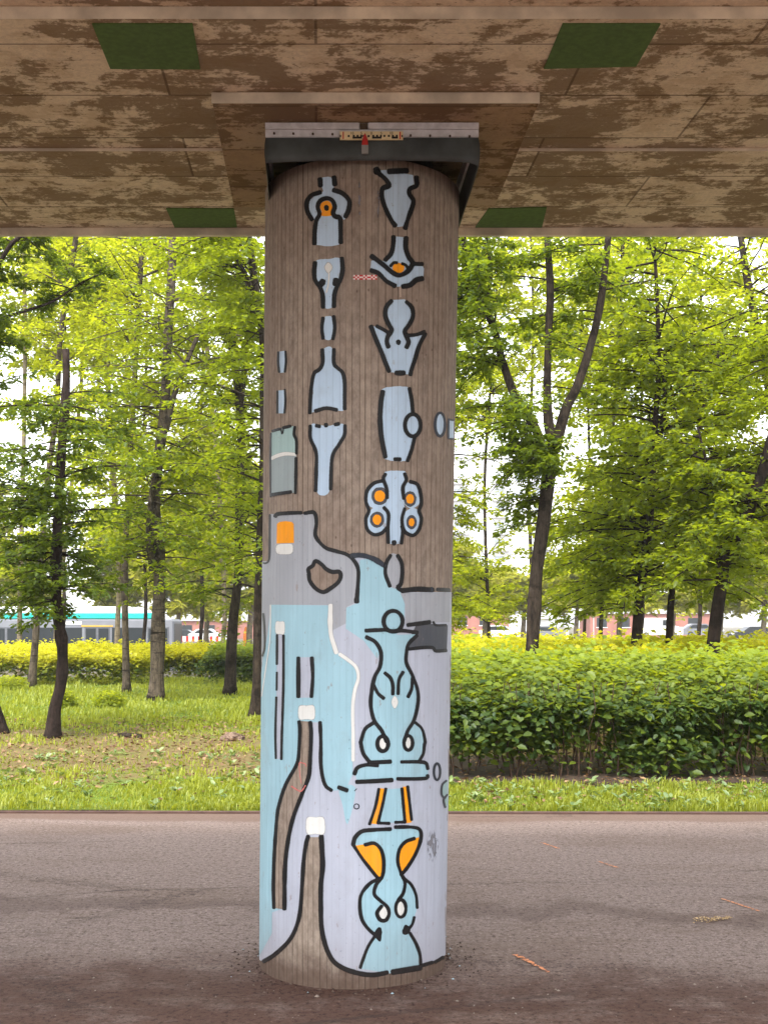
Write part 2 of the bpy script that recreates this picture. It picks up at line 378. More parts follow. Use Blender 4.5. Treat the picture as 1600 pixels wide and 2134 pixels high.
for (ya, za, zb) in ((4.386, 3.9085, 3.955), (5.656, 3.9255, 3.9395)):   # faces of the two steps, front skylight painted on as a paler tint
    b = MB(); v = []
    for x in (-15.9, 15.9): v += [bx(x, ya, za), bx(x, ya, zb)]
    b.add(v, [[0, 2, 3, 1]]); b.obj('step_skylight_strip', m_lip, bridge)
pb = MB(); x0, x1 = -.733 - .0396, .661 - .0396
def padpts(y, z): return [bx(x0, y, z), bx(x1, y, z)]
fr = padpts(5.03, 3.88) + padpts(5.03, 3.93); bk = padpts(6.30, 3.884) + padpts(6.30, 3.96)
pb.add(fr + bk, [[0, 1, 5, 4], [0, 2, 3, 1], [4, 5, 7, 6], [0, 4, 6, 2], [1, 3, 7, 5]])
pb.obj('bearing_pad', soffit_mat('pad_concrete', (158, 132, 102), (104, 80, 54)), bridge)
b = MB(); b.box(x0 + .0396 - .004, x1 + .0396 + .004, 5.022, 5.028, 3.877, 3.922); b.obj('pad_skylight_strip', m_lip, bridge)  # thin facing on the pad front, carries the same painted skylight
m_gp = plain('dark_green_panel_paint', srgb(82, 112, 56), .8, .3, 40)
for q in ([(192, 42), (401, 45), (417, 141), (230, 140)], [(1172, 40), (1376, 38), (1325, 135), (1133, 140)],
          [(346, 432), (487, 433), (494, 475), (364, 475)], [(1018, 433), (1139, 430), (1129, 473), (990, 475)]):
    row = 0 if q[0][1] < 200 else 1
    pts = []
    for px, py in q:
        z, y = (3.91, 4.39) if row == 0 else (3.927, 5.66)
        d = 5.0
        for _ in range(20): d = (zs(z, y, d) - CAMZ) * FPX / (HOR - py)
        d = min(max(d, 4.42 if row == 0 else 5.7), 5.6 if row == 0 else 6.82)
        pts.append(((px - 800) * d / FPX, d, zs(z, y, d)))
    b = MB(); lo = [(x, y, z - .006) for x, y, z in pts]; hi = [(x, y, z + .01) for x, y, z in pts]
    b.add(lo + hi, [[0, 1, 2, 3], [0, 4, 5, 1], [1, 5, 6, 2], [2, 6, 7, 3], [3, 7, 4, 0]])
    b.obj('access_panel', m_gp, bridge)

# ------------------------------------------------------------------ pillar
pillar = empty('bridge_pillar', (COLX, COLD, 0), 'round board marked concrete pillar covered with pale blue and black graffiti figures', 'pillar')
def axx(z): return COLX + .0128 * z
def rad(z): return .4528 + .00528 * z
nseg = 160; Z = [-.06, .0, .4, 1, 2, 3, 3.6, 3.742, 3.75]; V = []
for z in Z:
    rr = rad(z) - (.008 if z == Z[-1] else 0)
    for k in range(nseg):
        t = 2 * math.pi * k / nseg; V.append((axx(z) + rr * math.sin(t), COLD - rr * math.cos(t), z))
F = [[j * nseg + k, j * nseg + (k + 1) % nseg, (j + 1) * nseg + (k + 1) % nseg, (j + 1) * nseg + k] for j in range(len(Z) - 1) for k in range(nseg)]
F.append(list(range((len(Z) - 1) * nseg, len(Z) * nseg)))
fast('shaft', V, F, M_CONC, pillar, smooth=True)

def onto(P, off):
    """photo pixel -> point on the pillar's skin, off metres proud of it"""
    P = np.asarray(P, float); dx = (P[:, 0] - 800) / FPX; dz = (HOR - P[:, 1]) / FPX
    t = np.full(len(P), 5.35)
    for _ in range(8):
        z = CAMZ + dz * t; a = axx(z); r = rad(z) + off
        A = dx * dx + 1; B = dx * a + COLD; Cc = a * a + COLD ** 2 - r * r
        disc = np.maximum(B * B - A * Cc, 0); t = (B - np.sqrt(disc)) / A
    z = CAMZ + dz * t; x = dx * t; y = t
    a = axx(z); r = rad(z) + off; vx = x - a; vy = y - COLD; L = np.hypot(vx, vy)
    return np.stack([a + vx / L * r, COLD + vy / L * r, z], 1)
ZO = {'A': (520, 230), 'B': (520, 700), 'C': (520, 1020), 'D': (520, 1530)}
def px(pts):
    """points as 'A', (x,y), ... 'D', (x,y) in the 3.2x study frames"""
    out = []; z = 'A'
    for p in pts:
        if isinstance(p, str): z = p
        else: out.append((ZO[z][0] + p[0] / 3.2, ZO[z][1] + p[1] / 3.2))
    return np.array(out)
class Paint:
    n = 0
    def __init__(s, name, label=None): s.name = name; s.label = label; s.V = []; s.F = []; s.M = []; s.A = []; s.mats = []
    def mi(s, m):
        if m not in s.mats: s.mats.append(m)
        return s.mats.index(m)
    def put(s, V, F, A, m):
        b = sum(len(v) for v in s.V); s.V.append(V); s.A += list(A); k = s.mi(m)
        for f in F: s.F.append([i + b for i in f]); s.M.append(k)
    def fill(s, m, pts, off=.0012, smooth=True, jit=1.0):
        P = px(pts)
        if smooth: P = catmull(P, 5, True)
        rs = np.random.RandomState(len(P) + Paint.n); Paint.n += 1
        P = P + rs.normal(0, .35 * jit, P.shape)
        bm = bmesh.new(); bm.faces.new([bm.verts.new((x, y, 0)) for x, y in P])
        x0, x1 = P[:, 0].min(), P[:, 0].max()
        cuts = sorted(set([735 + 197 * math.sin(R(a)) for a in range(-70, 71, 3)] + list(range(538, 566, 3)) + list(range(900, 962, 3))))
        for xc in cuts:
            if x0 < xc < x1: bmesh.ops.bisect_plane(bm, geom=bm.verts[:] + bm.edges[:] + bm.faces[:], plane_co=(xc, 0, 0), plane_no=(1, 0, 0))
        y0_, y1_ = P[:, 1].min(), P[:, 1].max()
        for yc in np.arange(y0_ + 37, y1_, 41): bmesh.ops.bisect_plane(bm, geom=bm.verts[:] + bm.edges[:] + bm.faces[:], plane_co=(0, yc, 0), plane_no=(0, 1, 0))
        bmesh.ops.triangulate(bm, faces=bm.faces[:]); bm.verts.index_update()
        Q = np.array([v.co[:2] for v in bm.verts]); F = [[v.index for v in f.verts] for f in bm.faces]; bm.free()
        V = onto(Q, off + Paint.n * 2e-6)
        # face outward (towards camera side)
        out = []
        for f in F:
            a, b_, c = V[f[0]], V[f[1]], V[f[2]]; n = np.cross(b_ - a, c - a)
            out.append(f if n[1] < 0 else f[::-1])
        s.put(V, out, np.ones(len(V)), m); return s
    def ell(s, m, z, cx, cy, rx, ry, off=.0018, jit=1):
        t = np.linspace(0, 2 * math.pi, 15)[:-1]
        return s.fill(m, [z] + [(cx + rx * math.cos(a), cy + ry * math.sin(a)) for a in t], off, True, jit)
    def soft(s, m, pts, off=.002, core=.72, outer=1.22):
        P = catmull(px(pts), 4, True); c = P.mean(0); n = len(P)
        Q = np.vstack([[c], c + (P - c) * core, c + (P - c) * outer]); A = [1] + [1] * n + [0] * n
        F = [[0, 1 + (i + 1) % n, 1 + i] for i in range(n)] + [[1 + i, 1 + (i + 1) % n, 1 + n + (i + 1) % n, 1 + n + i] for i in range(n)]
        Paint.n += 1; s.put(onto(Q, off + Paint.n * 2e-6), F, A, m); return s
    def line(s, pts, w, m=None, off=.0028, closed=False, soft=3.3):
        m = m or BLACK; P = px(pts)
        P = catmull(P, 3.0, closed)
        if closed: P = np.vstack([P, P[:1]])
        d = np.gradient(P, axis=0); d /= (np.linalg.norm(d, axis=1)[:, None] + 1e-9)
        if closed: d[0] = d[-1] = (d[0] + d[-1]) / np.linalg.norm(d[0] + d[-1])
        rs = np.random.RandomState(Paint.n + 7); Paint.n += 1
        W = w / 3.2 / 2 * 1.04; n = len(P)
        ww = np.interp(np.arange(n), np.linspace(0, n - 1, max(3, n // 5)), rs.normal(1, .07, max(3, n // 5))) * W
        if closed: ww[-1] = ww[0]
        if not closed:
            cp = []; 
            for a in (80, 55, 28): cp.append((math.sin(R(a)), math.cos(R(a))))
            Pa = np.array([P[0] - d[0] * ww[0] * sa for sa, ca in cp]); wa = [ww[0] * ca for sa, ca in cp]
            Pb = np.array([P[-1] + d[-1] * ww[-1] * sa for sa, ca in cp[::-1]]); wb = [ww[-1] * ca for sa, ca in cp[::-1]]
            P = np.vstack([Pa, P, Pb]); d = np.vstack([[d[0]] * 3, d, [d[-1]] * 3]); ww = np.concatenate([wa, ww, wb])
        nn = np.stack([-d[:, 1], d[:, 0]], 1); sf = min(soft, W * .7)
        inner = np.maximum(ww - sf * .5, .05)[:, None]; outer = (ww + sf * .8)[:, None]
        Q = np.stack([P - nn * outer, P - nn * inner, P + nn * inner, P + nn * outer], 1).reshape(-1, 2)
        A = np.tile([0, 1, 1, 0], len(P)).astype(float)
        if not closed: A[:4] = 0; A[-4:] = 0
        F = [[4 * i + k, 4 * i + k + 1, 4 * i + 5 + k, 4 * i + 4 + k] for i in range(len(P) - 1) for k in range(3)]
        s.put(onto(Q, off + Paint.n * 3e-6), F, A, m); return s
    def ring(s, z, cx, cy, rx, ry, w, m=None):
        t = np.linspace(0, 2 * math.pi, 13)[:-1]
        return s.line([z] + [(cx + rx * math.cos(a), cy + ry * math.sin(a)) for a in t], w, m, closed=True)
    def done(s):
        o = fast(s.name, np.vstack(s.V), s.F, s.mats, pillar, fmat=s.M, attrs={'alpha': s.A})
        if s.label: o['label'] = s.label
        return o

# --- large painted ground of the lower half
p = Paint('painted_ground', 'lavender, grey and light blue paint fields on the lower half')
p.fill(LAV, ['C', (70, 480), (130, 480), (140, 165), (430, 165), (440, 320), (520, 395), (660, 440), (760, 450), (840, 475), (905, 520), (945, 440), (985, 445), (1010, 500), (1015, 660), (1030, 685), (1345, 685), (1345, 1300),
    'D', (1330, 200), (1318, 800), (1310, 1470), (1290, 1490), (1140, 1560), (930, 1600), (830, 1610), (700, 1590), (630, 1565), (560, 1520), (510, 1430), (480, 1300), (475, 1150), (475, 1000), (488, 880), (478, 690), (390, 690), (375, 740), (350, 1000), (335, 1180), (315, 1270), (265, 1375), (170, 1470), (85, 1520), (52, 1500), (62, 800), 'C', (60, 1300)], .0010, False, .6)
p.fill(GREY, ['C', (74, 485), (130, 480), (140, 165), (430, 165), (440, 320), (520, 395), (660, 440), (715, 500), (725, 640), (718, 750), (650, 780), (645, 890), (555, 940), (530, 772), (140, 772), (118, 980), (72, 1200), (72, 800)], .0014, False)
p.fill(BLUE2, ['C', (735, 470), (800, 462), (900, 515), (915, 600), (940, 655), (985, 665), (1010, 690), (1035, 770), (1030, 900), (1010, 935), (870, 1080), (850, 1130), (760, 1010), (640, 930), (645, 790), (720, 755), (728, 640)], .0016, False)
p.fill(BLUE2, ['C', (142, 770), (530, 774), (545, 960), (590, 1090), (690, 1160), (725, 1230), (690, 1370), (688, 1640), 'D', (690, 270), (640, 372), (560, 380), (500, 345), (478, 250), (475, 0), 'C', (470, 1560), (400, 1550), 'D', (405, 150), (395, 280), (350, 400), (290, 560), (255, 720), (235, 900), (228, 1165), (150, 1190), (150, 1330), (70, 1470), (52, 1490), (66, 400), 'C', (66, 1300), (90, 1120), (120, 960)], .0017, False)
p.fill(BLUE2, ['D', (600, 360), (700, 350), (690, 480), (650, 600), (620, 480)], .00172)
p.fill(LAV, ['C', (320, 1120), (415, 1120), (412, 1390), (322, 1390)], .0021, False)
p.fill(LAV, ['C', (182, 968), (226, 968), (222, 1640), 'D', (213, 165), (175, 165), 'C', (180, 1400)], .0021, False)
p.fill(LAV, ['C', (415, 1555), (470, 1555), 'D', (475, 200), (500, 345), (545, 380), (430, 400), (350, 420), (400, 260), (412, 60)], .0021, False)
p.fill(GREY, ['C', (1005, 690), (1338, 688), (1332, 885), (1040, 895), (1035, 765)], .0019, False)
p.fill(DARK, ['C', (1110, 905), (1200, 895), (1320, 905), (1315, 1075), (1235, 1072), (1220, 1052), (1060, 1062), (1065, 1000)], .0022, False)
p.done()
# paint carried round the far side
V = []; A = []; Zr = np.linspace(.22, 1.84, 8); ang = np.linspace(85, 275, 40)
for z in Zr:
    for a in ang: V.append((axx(z) + (rad(z) + .0007) * math.sin(R(a)), COLD - (rad(z) + .0007) * math.cos(R(a)), z)); A.append(1)
n = len(ang)
fast('painted_back', V, [[j * n + k, j * n + k + 1, (j + 1) * n + k + 1, (j + 1) * n + k] for j in range(7) for k in range(n - 1)], LAV, pillar, attrs={'alpha': A}, smooth=True)

Paint('painted_robed_figure').fill(BLUE, ['A', (482, 448), (550, 448), (562, 510), (572, 540), (640, 568), (662, 620), (655, 690), (630, 728), (607, 722), (606, 885), (440, 892), (435, 800), (440, 740), (415, 710), (388, 640), (396, 590), (470, 556), (490, 530), (478, 500)]).fill(
    ORANGE, ['A', (470, 640), (485, 612), (512, 600), (540, 612), (555, 645), (545, 675), (552, 700), (475, 700), (482, 675)], .0018).ell(BLACK, 'A', 513, 648, 17, 20, .0024).line(
    ['A', (470, 458), (472, 498)], 28).line(['A', (563, 445), (568, 490)], 28).line(['A', (470, 545), (412, 565), (382, 610), (385, 670), (415, 725)], 26).line(
    ['A', (562, 530), (620, 552), (663, 600), (660, 660), (640, 705)], 26).line(['A', (432, 885), (436, 790), (446, 730), (466, 690), (454, 640), (472, 600), (512, 584), (550, 597), (568, 640), (556, 680), (572, 706), (603, 718), (607, 800), (608, 878)], 25).done()
Paint('painted_goblet').fill(BLUE, ['A', (440, 1003), (520, 990), (610, 985), (615, 1060), (605, 1120), (572, 1150), (575, 1190), (556, 1230), (552, 1310), (500, 1312), (495, 1220), (478, 1165), (440, 1140), (435, 1080)]).soft(
    WHITE, ['A', (525, 1012), (552, 1045), (525, 1085), (500, 1045)]).line(['A', (530, 1085), (526, 1150), (512, 1212)], 8, WHITE, .0021).line(
    ['A', (437, 1015), (430, 1070), (437, 1130), (470, 1180), (487, 1230), (490, 1310)], 24).line(['A', (615, 985), (620, 1060), (605, 1130), (580, 1180), (565, 1230), (562, 1305)], 24).line(
    ['A', (478, 1158), (488, 1138)], 36).line(['A', (575, 1130), (572, 1155)], 34).done()
Paint('painted_small_barrel').fill(BLUE, ['A', (498, 1380), (550, 1375), (556, 1450), (548, 1522), (500, 1522), (492, 1450)]).line(['A', (490, 1384), (482, 1450), (490, 1520)], 21).line(['A', (560, 1374), (568, 1450), (556, 1522)], 21).done()
Paint('painted_bottle').fill(BLUE, ['B', (495, 85), (550, 80), (553, 180), (575, 215), (615, 245), (628, 300), (632, 400), (630, 492), (585, 497), (510, 482), (435, 502), (410, 502), (418, 380), (430, 265), (475, 225), (495, 180)]).line(
    ['B', (485, 92), (487, 180), (465, 222), (430, 250), (413, 330), (405, 430), (402, 512)], 21).line(['B', (562, 90), (562, 180), (585, 212), (620, 245), (634, 310), (634, 400), (634, 485)], 21).line(['B', (440, 500), (510, 481), (580, 492)], 21).done()
Paint('painted_funnel').fill(BLUE, ['B', (412, 590), (520, 600), (625, 588), (630, 650), (600, 720), (560, 780), (545, 830), (530, 1040), (450, 1042), (450, 860), (440, 780), (412, 700)]).line(
    ['B', (405, 600), (405, 680), (435, 750), (446, 800), (444, 900), (440, 1032)], 20).line(['B', (636, 598), (632, 660), (595, 725), (560, 780), (546, 850), (540, 1022)], 20).line(['B', (445, 598), (466, 602)], 20).line(['B', (509, 590), (510, 600)], 22).line(['B', (570, 591), (593, 586)], 20).done()
Paint('painted_rod').fill(BLUE, ['B', (197, 102), (234, 100), (238, 170), (235, 242), (200, 246), (192, 175)], smooth=False).line(['B', (191, 108), (190, 175), (197, 240)], 12).line(['B', (239, 103), (242, 170), (235, 238)], 12).done()
Paint('painted_rod').fill(BLUE, ['B', (193, 362), (230, 360), (234, 440), (230, 515), (190, 516), (186, 440)], smooth=False).line(['B', (186, 368), (185, 512)], 12).line(['B', (235, 357), (238, 440), (232, 512)], 12).done()
Paint('painted_jar', 'pale green and grey painted jar at the left edge').fill(GREEN, ['B', (148, 640), (205, 622), (292, 600), (300, 660), (312, 790), (147, 802)], smooth=False).fill(GRN2, ['B', (145, 800), (310, 788), (304, 1045), (143, 1070)], .0014, smooth=False).line(
    ['B', (150, 815), (190, 797), (240, 786), (303, 790)], 20, WHITE, .002).line(['B', (152, 634), (200, 620)], 16).line(['B', (224, 612), (272, 601)], 18).line(['B', (208, 615), (216, 652)], 8).line(['B', (226, 615), (222, 648)], 7).line(
    ['B', (142, 650), (138, 800), (140, 1072)], 10).line(['B', (302, 606), (296, 655), (312, 700), (312, 785)], 16).line(['B', (309, 815), (308, 930), (305, 1048)], 17).line(['B', (152, 1058), (275, 1040)], 19).done()
Paint('painted_jug').fill(BLUE, ['A', (868, 398), (910, 395), (1090, 428), (1100, 490), (1068, 505), (1060, 540), (1085, 590), (1080, 640), (1035, 770), (985, 775), (930, 690), (890, 600), (900, 530), (930, 510), (905, 450)], smooth=False).line(
    ['A', (845, 392), (850, 404)], 44).line(['A', (850, 408), (908, 458), (930, 500), (886, 520), (884, 580), (905, 650), (945, 730), (970, 765)], 27).line(['A', (930, 405), (1048, 400)], 34).line(
    ['A', (1112, 445), (1113, 500), (1070, 520), (1066, 555), (1092, 600), (1082, 650), (1056, 720), (1038, 782)], 26).done()
Paint('painted_bell').fill(BLUE, ['A', (970, 838), (1036, 845), (1042, 910), (1058, 975), (1090, 1018), (1150, 1030), (1162, 1050), (1160, 1110), (1100, 1140), (1040, 1172), (985, 1175), (920, 1130), (860, 1085), (806, 1062), (812, 1000), (860, 992), (915, 1010), (955, 960), (968, 900)], smooth=False).ell(ORANGE, 'A', 993, 1050, 40, 34).line(
    ['A', (960, 842), (957, 900), (942, 955), (905, 995)], 25).line(['A', (1043, 850), (1041, 915), (1060, 975), (1086, 1018), (1055, 1070), (1000, 1098), (950, 1078), (900, 1035), (855, 1000), (815, 972)], 28).line(
    ['A', (1088, 1022), (1150, 1023)], 24).line(['A', (812, 1066), (860, 1085), (910, 1135), (968, 1168)], 26).line(['A', (1022, 1173), (1070, 1163), (1110, 1130), (1150, 1120)], 26).line(
    ['A', (940, 1035), (962, 1014), (982, 1014)], 17).line(['A', (1017, 1020), (1040, 1030), (1054, 1048)], 17).done()
Paint('painted_drip').line(['A', (1004, 1180), (1006, 1240)], 11, paint('beige_drip', srgb(176, 156, 140))).done()
Paint('painted_horned_figure').fill(BLUE, ['A', (942, 1262), (1032, 1258), (1080, 1310), (1085, 1380), (1050, 1440), (1030, 1490), (1060, 1510), (1172, 1482), (1135, 1580), (1105, 1660), (1085, 1730), (1066, 1762), (945, 1747), (900, 1640), (855, 1560), (830, 1490), (808, 1432), (850, 1445), (930, 1490), (950, 1486), (945, 1440), (910, 1380), (915, 1310)], smooth=False).line(
    ['A', (945, 1270), (912, 1310), (905, 1370), (930, 1430), (948, 1465), (925, 1500), (915, 1540), (925, 1575)], 25).line(['A', (1045, 1275), (1083, 1315), (1088, 1375), (1062, 1430), (1035, 1470), (1048, 1510), (1060, 1545), (1047, 1578)], 25).line(
    ['A', (810, 1442), (840, 1520), (875, 1600), (905, 1680), (930, 1738)], 25).line(['A', (848, 1438), (900, 1465), (938, 1492)], 22).line(['A', (1040, 1500), (1110, 1495), (1165, 1476)], 21).line(
    ['A', (1170, 1490), (1130, 1570), (1102, 1660), (1082, 1720), (1072, 1760)], 23).ell(BLACK, 'A', 992, 1545, 17, 18, .0026).line(['A', (978, 1750), (1028, 1750)], 26).done()
Paint('painted_barrel').fill(BLUE, ['B', (890, 350), (1060, 343), (1078, 410), (1092, 505), (1130, 540), (1140, 600), (1115, 660), (1092, 720), (1052, 828), (905, 822), (885, 760), (868, 600), (874, 450)]).line(
    ['B', (887, 372), (875, 450), (870, 560), (880, 680), (904, 806)], 27).line(['B', (1065, 350), (1080, 420), (1088, 505)], 20).ring('B', 1088, 595, 52, 74, 23).line(['B', (1100, 678), (1080, 760), (1053, 832)], 21).line(['B', (968, 822), (1003, 822)], 22).done()
Paint('painted_oval').ell(BLUE, 'B', 1270, 590, 33, 76, .0014).ring('B', 1270, 590, 33, 78, 14, BLUEBLACK).done()
Paint('painted_block').fill(BLUE, ['B', (1325, 560), (1362, 560), (1360, 682), (1325, 680)], smooth=False).line(['B', (1328, 555), (1326, 680)], 11, BLUEBLACK).line(['B', (1330, 556), (1358, 562)], 10, BLUEBLACK).line(['B', (1328, 684), (1356, 686)], 10, BLUEBLACK).done()
p = Paint('painted_butterfly')
for cx, cy, rx, ry in ((855, 1065, 82, 92), (852, 1232, 72, 92), (1080, 1060, 66, 90), (1086, 1238, 64, 92)): p.ell(BLUE, 'B', cx, cy, rx, ry, .0012)
p.fill(BLUE, ['B', (905, 905), (1035, 903), (1042, 960), (1022, 1010), (1016, 1080), (1036, 1150), (1016, 1230), (1012, 1300), (1008, 1380), (930, 1382), (920, 1300), (930, 1230), (905, 1150), (910, 1080), (912, 1010), (898, 950)], .0016)
for cx, cy, rx, ry, ox, oy in ((868, 1068, 56, 60, 36, 38), (1070, 1087, 42, 52, 26, 32), (850, 1226, 48, 54, 29, 34), (1080, 1242, 35, 48, 19, 28)):
    p.ell(DARK, 'B', cx, cy, rx, ry, .0022); p.ell(ORANGE, 'B', cx, cy, ox, oy, .0026)
for l in ([(885, 967), (830, 982), (785, 1030), (775, 1100), (795, 1165), (775, 1220), (785, 1290), (830, 1325), (880, 1315), (912, 1282)], [(1072, 972), (1118, 990), (1140, 1050), (1145, 1120), (1130, 1165), (1145, 1220), (1130, 1290), (1090, 1330), (1040, 1310), (1017, 1272)],
          [(905, 922), (892, 955), (914, 1020), (917, 1080)], [(897, 1145), (926, 1190), (922, 1290), (925, 1378)], [(1034, 920), (1045, 960), (1022, 1010), (1027, 1085)], [(1034, 1152), (1016, 1220), (1021, 1300), (1012, 1382)]):
    p.line(['B'] + l, 20)
p.ell(BLACK, 'B', 963, 1380, 17, 19, .0028); p.done()

p = Paint('painted_elephant', 'grey elephant head with orange block and bare concrete eye')
p.fill(ORANGE, ['C', (182, 230), (200, 216), (240, 212), (280, 216), (294, 230), (295, 356), (180, 360)], .0022, False)
p.soft(WHITE, ['C', (180, 372), (234, 362), (287, 368), (284, 425), (230, 434), (180, 425)], .0021, .8, 1.12)
p.fill(UNPAINTED, ['C', (395, 560), (390, 530), (420, 510), (440, 475), (480, 500), (510, 530), (550, 550), (600, 550), (610, 580), (590, 620), (540, 660), (490, 685), (440, 660), (400, 610)], .002)
p.line(['C', (395, 560), (392, 530), (420, 510), (440, 477), (480, 500), (510, 530), (550, 550), (598, 550), (608, 580), (590, 620), (540, 660), (490, 685), (440, 660), (402, 610)], 22, closed=True)
p.line(['C', (172, 178), (185, 165), (250, 158), (343, 155)], 22).line(['C', (368, 158), (430, 155), (446, 220), (440, 310), (500, 385), (570, 410), (650, 435), (700, 480), (725, 540), (722, 640), (714, 745)], 21).line(['C', (684, 442), (750, 440), (830, 465), (898, 508)], 28, BLUEBLACK)
p.line(['C', (135, 170), (133, 300), (130, 460), (108, 492), (92, 490)], 11).line(['C', (714, 735), (714, 748)], 30)
p.line(['C', (90, 830), (98, 920), (100, 1050), (86, 1110)], 11)
p.done()
Paint('painted_seed').fill(GREY, ['C', (942, 430), (988, 440), (1012, 510), (1010, 600), (985, 660), (938, 645), (912, 560), (920, 480)], .0018).line(['C', (940, 440), (912, 490), (905, 560), (925, 620), (935, 645)], 21).line(['C', (988, 442), (1013, 490), (1018, 560), (1008, 630), (988, 655), (1020, 678)], 23).line(['C', (1020, 675), (1120, 665), (1220, 670)], 27).line(['C', (1252, 667), (1330, 672)], 20).line(['C', (1215, 655), (1216, 680)], 12, BLUEBLACK).done()
Paint('painted_dark_block').line(['C', (1055, 905), (1130, 895), (1200, 885)], 22).line(['C', (1065, 1066), (1150, 1056), (1220, 1056), (1240, 1078), (1310, 1075)], 18).line(['C', (1225, 885), (1242, 905), (1310, 905)], 13).done()
p = Paint('painted_wavy_line', 'white wavy line down the blue field')
p.line(['C', (540, 775), (538, 900), (545, 980), (578, 1088)], 23, WHITE).line(['C', (602, 1100), (660, 1140), (712, 1190), (725, 1260), (702, 1340), (688, 1450), (690, 1650), 'D', (690, 175)], 19, WHITE).line(['C', (140, 772), (135, 1000), (110, 1180), (80, 1380)], 6, WHITE); p.done()
p = Paint('painted_tree')
p.fill(UNPAINTED, ['C', (330, 1545), (335, 1600), 'D', (330, 100), (315, 200), (240, 340), (190, 500), (175, 650), (165, 800), (158, 1000), (160, 1162), (232, 1172), (235, 900), (255, 720), (290, 560), (350, 400), (395, 280), (405, 150), (410, 0), 'C', (405, 1550)], .0024, False)
p.line(['C', (330, 1550), (335, 1600), 'D', (330, 100), (315, 200), (240, 340), (190, 500), (175, 650), (165, 800), (158, 1000), (162, 1160)], 20).line(['C', (405, 1555), 'D', (410, 0), (405, 150), (395, 280), (350, 400), (290, 560), (255, 720), (236, 900), (232, 1168)], 22)
p.line(['C', (470, 1555), 'D', (475, 50), (475, 200), (490, 300), (510, 350), (545, 376)], 21).line(['D', (595, 357), (648, 376)], 25)
p.line(['D', (335, 190), (372, 200), (375, 215)], 7, PINK).line(['D', (280, 350), (340, 382), (372, 345)], 8, PINK).line(['D', (330, 195), (336, 280), (345, 330)], 4, PINK)
p.line(['C', (325, 1125), (325, 1250), (325, 1382)], 23).line(['C', (415, 1125), (421, 1250), (412, 1382)], 22)
p.soft(WHITE, ['C', (330, 1448), (380, 1442), (430, 1446), (432, 1530), (380, 1534), (330, 1532)], .003, .82, 1.12)
p.line(['C', (183, 972), (182, 1165)], 14).line(['C', (182, 1222), (180, 1338)], 12).line(['C', (178, 1388), 'D', (172, 0), (175, 162)], 13).line(['C', (226, 976), (225, 1300), 'D', (215, 0), (212, 168)], 14)
p.soft(WHITE, ['C', (175, 885), (204, 882), (232, 886), (232, 962), (204, 966), (174, 958)], .003, .82, 1.12)
p.soft(WHITE, ['D', (382, 562), (440, 556), (496, 562), (498, 664), (440, 668), (382, 664)], .003, .85, 1.1)
p.line(['D', (390, 684), (375, 740), (360, 850), (350, 1000), (340, 1150), (320, 1260), (268, 1372), (170, 1470), (92, 1518)], 22).line(['D', (478, 684), (483, 780), (488, 880), (476, 1000), (475, 1150), (481, 1300), (512, 1430), (562, 1520), (640, 1570), (740, 1600), (830, 1608), (918, 1592)], 26)
p.done()
p = Paint('painted_chess_queen')
p.fill(BLUE2, ['C', (780, 978), (1112, 965), (1052, 1040), (1045, 1160), (1098, 1270), (1120, 1400), (1108, 1550), (1160, 1610), (1172, 1690), 'D', (1162, 130), (1130, 190), (1190, 210), (1190, 290), (950, 308), (720, 315), (700, 260), (740, 210), (790, 190), (745, 100), 'C', (742, 1690), (770, 1600), (822, 1552), (808, 1440), (828, 1270), (870, 1180), (872, 1080), (840, 1020)], .0023, False)
p.ring('C', 957, 880, 63, 70, 23).line(['C', (776, 942), (900, 937), (950, 945), (1020, 942), (1118, 955)], 22)
p.line(['C', (780, 986), (840, 1020), (876, 1090), (870, 1180), (835, 1250), (815, 1340), (808, 1440), (830, 1540), (880, 1610), (912, 1680)], 22).line(['C', (1115, 975), (1060, 1030), (1046, 1090), (1046, 1160), (1085, 1240), (1120, 1340), (1122, 1430), (1096, 1540), (1055, 1610), (1032, 1680)], 20)
p.line(['C', (830, 1310), (855, 1360), (893, 1394)], 20).line(['C', (903, 1226), (940, 1260), (955, 1310), (955, 1366)], 20).line(['C', (1023, 1220), (996, 1270), (990, 1363)], 19).line(['C', (1085, 1260), (1080, 1330), (1057, 1383)], 19)
p.soft(WHITE, ['C', (968, 1378), (990, 1420), (968, 1462), (946, 1420)], .003, .85, 1.15)
p.line(['C', (825, 1558), (770, 1600), (743, 1680), 'D', (742, 60), (758, 130), (798, 186)], 21).line(['C', (1108, 1558), (1150, 1600), (1170, 1680), 'D', (1166, 70), (1158, 130), (1132, 180)], 17)
p.ell(WHITE, 'D', 888, 65, 34, 52, .0026).ring('D', 888, 65, 36, 50, 23).ell(WHITE, 'D', 1058, 60, 27, 48, .0026).ring('D', 1058, 60, 29, 48, 20)
p.line(['D', (800, 190), (870, 188), (938, 185)], 22).line(['D', (1012, 187), (1120, 186), (1175, 195), (1188, 232)], 20).line(['D', (700, 265), (720, 225), (780, 206), (853, 210)], 22).line(['D', (715, 320), (830, 315), (948, 308)], 24).line(['D', (987, 300), (1100, 300), (1180, 295), (1186, 278)], 20)
p.done()
p = Paint('painted_legs')
p.fill(BLUE2, ['D', (900, 370), (1018, 362), (1038, 590), (860, 595)], .0023, False).fill(ORANGE, ['D', (868, 362), (905, 365), (852, 602), (812, 600)], .0025, False).fill(ORANGE, ['D', (1022, 352), (1056, 350), (1082, 592), (1045, 595)], .0025, False)
p.line(['D', (862, 368), (840, 480), (800, 602)], 17).line(['D', (908, 366), (885, 480), (856, 594)], 17).line(['D', (856, 594), (930, 597)], 17).line(['D', (1016, 366), (1026, 480), (1036, 588)], 17).line(['D', (1036, 588), (972, 590)], 17).line(['D', (1054, 352), (1068, 470), (1080, 573)], 17); p.done()
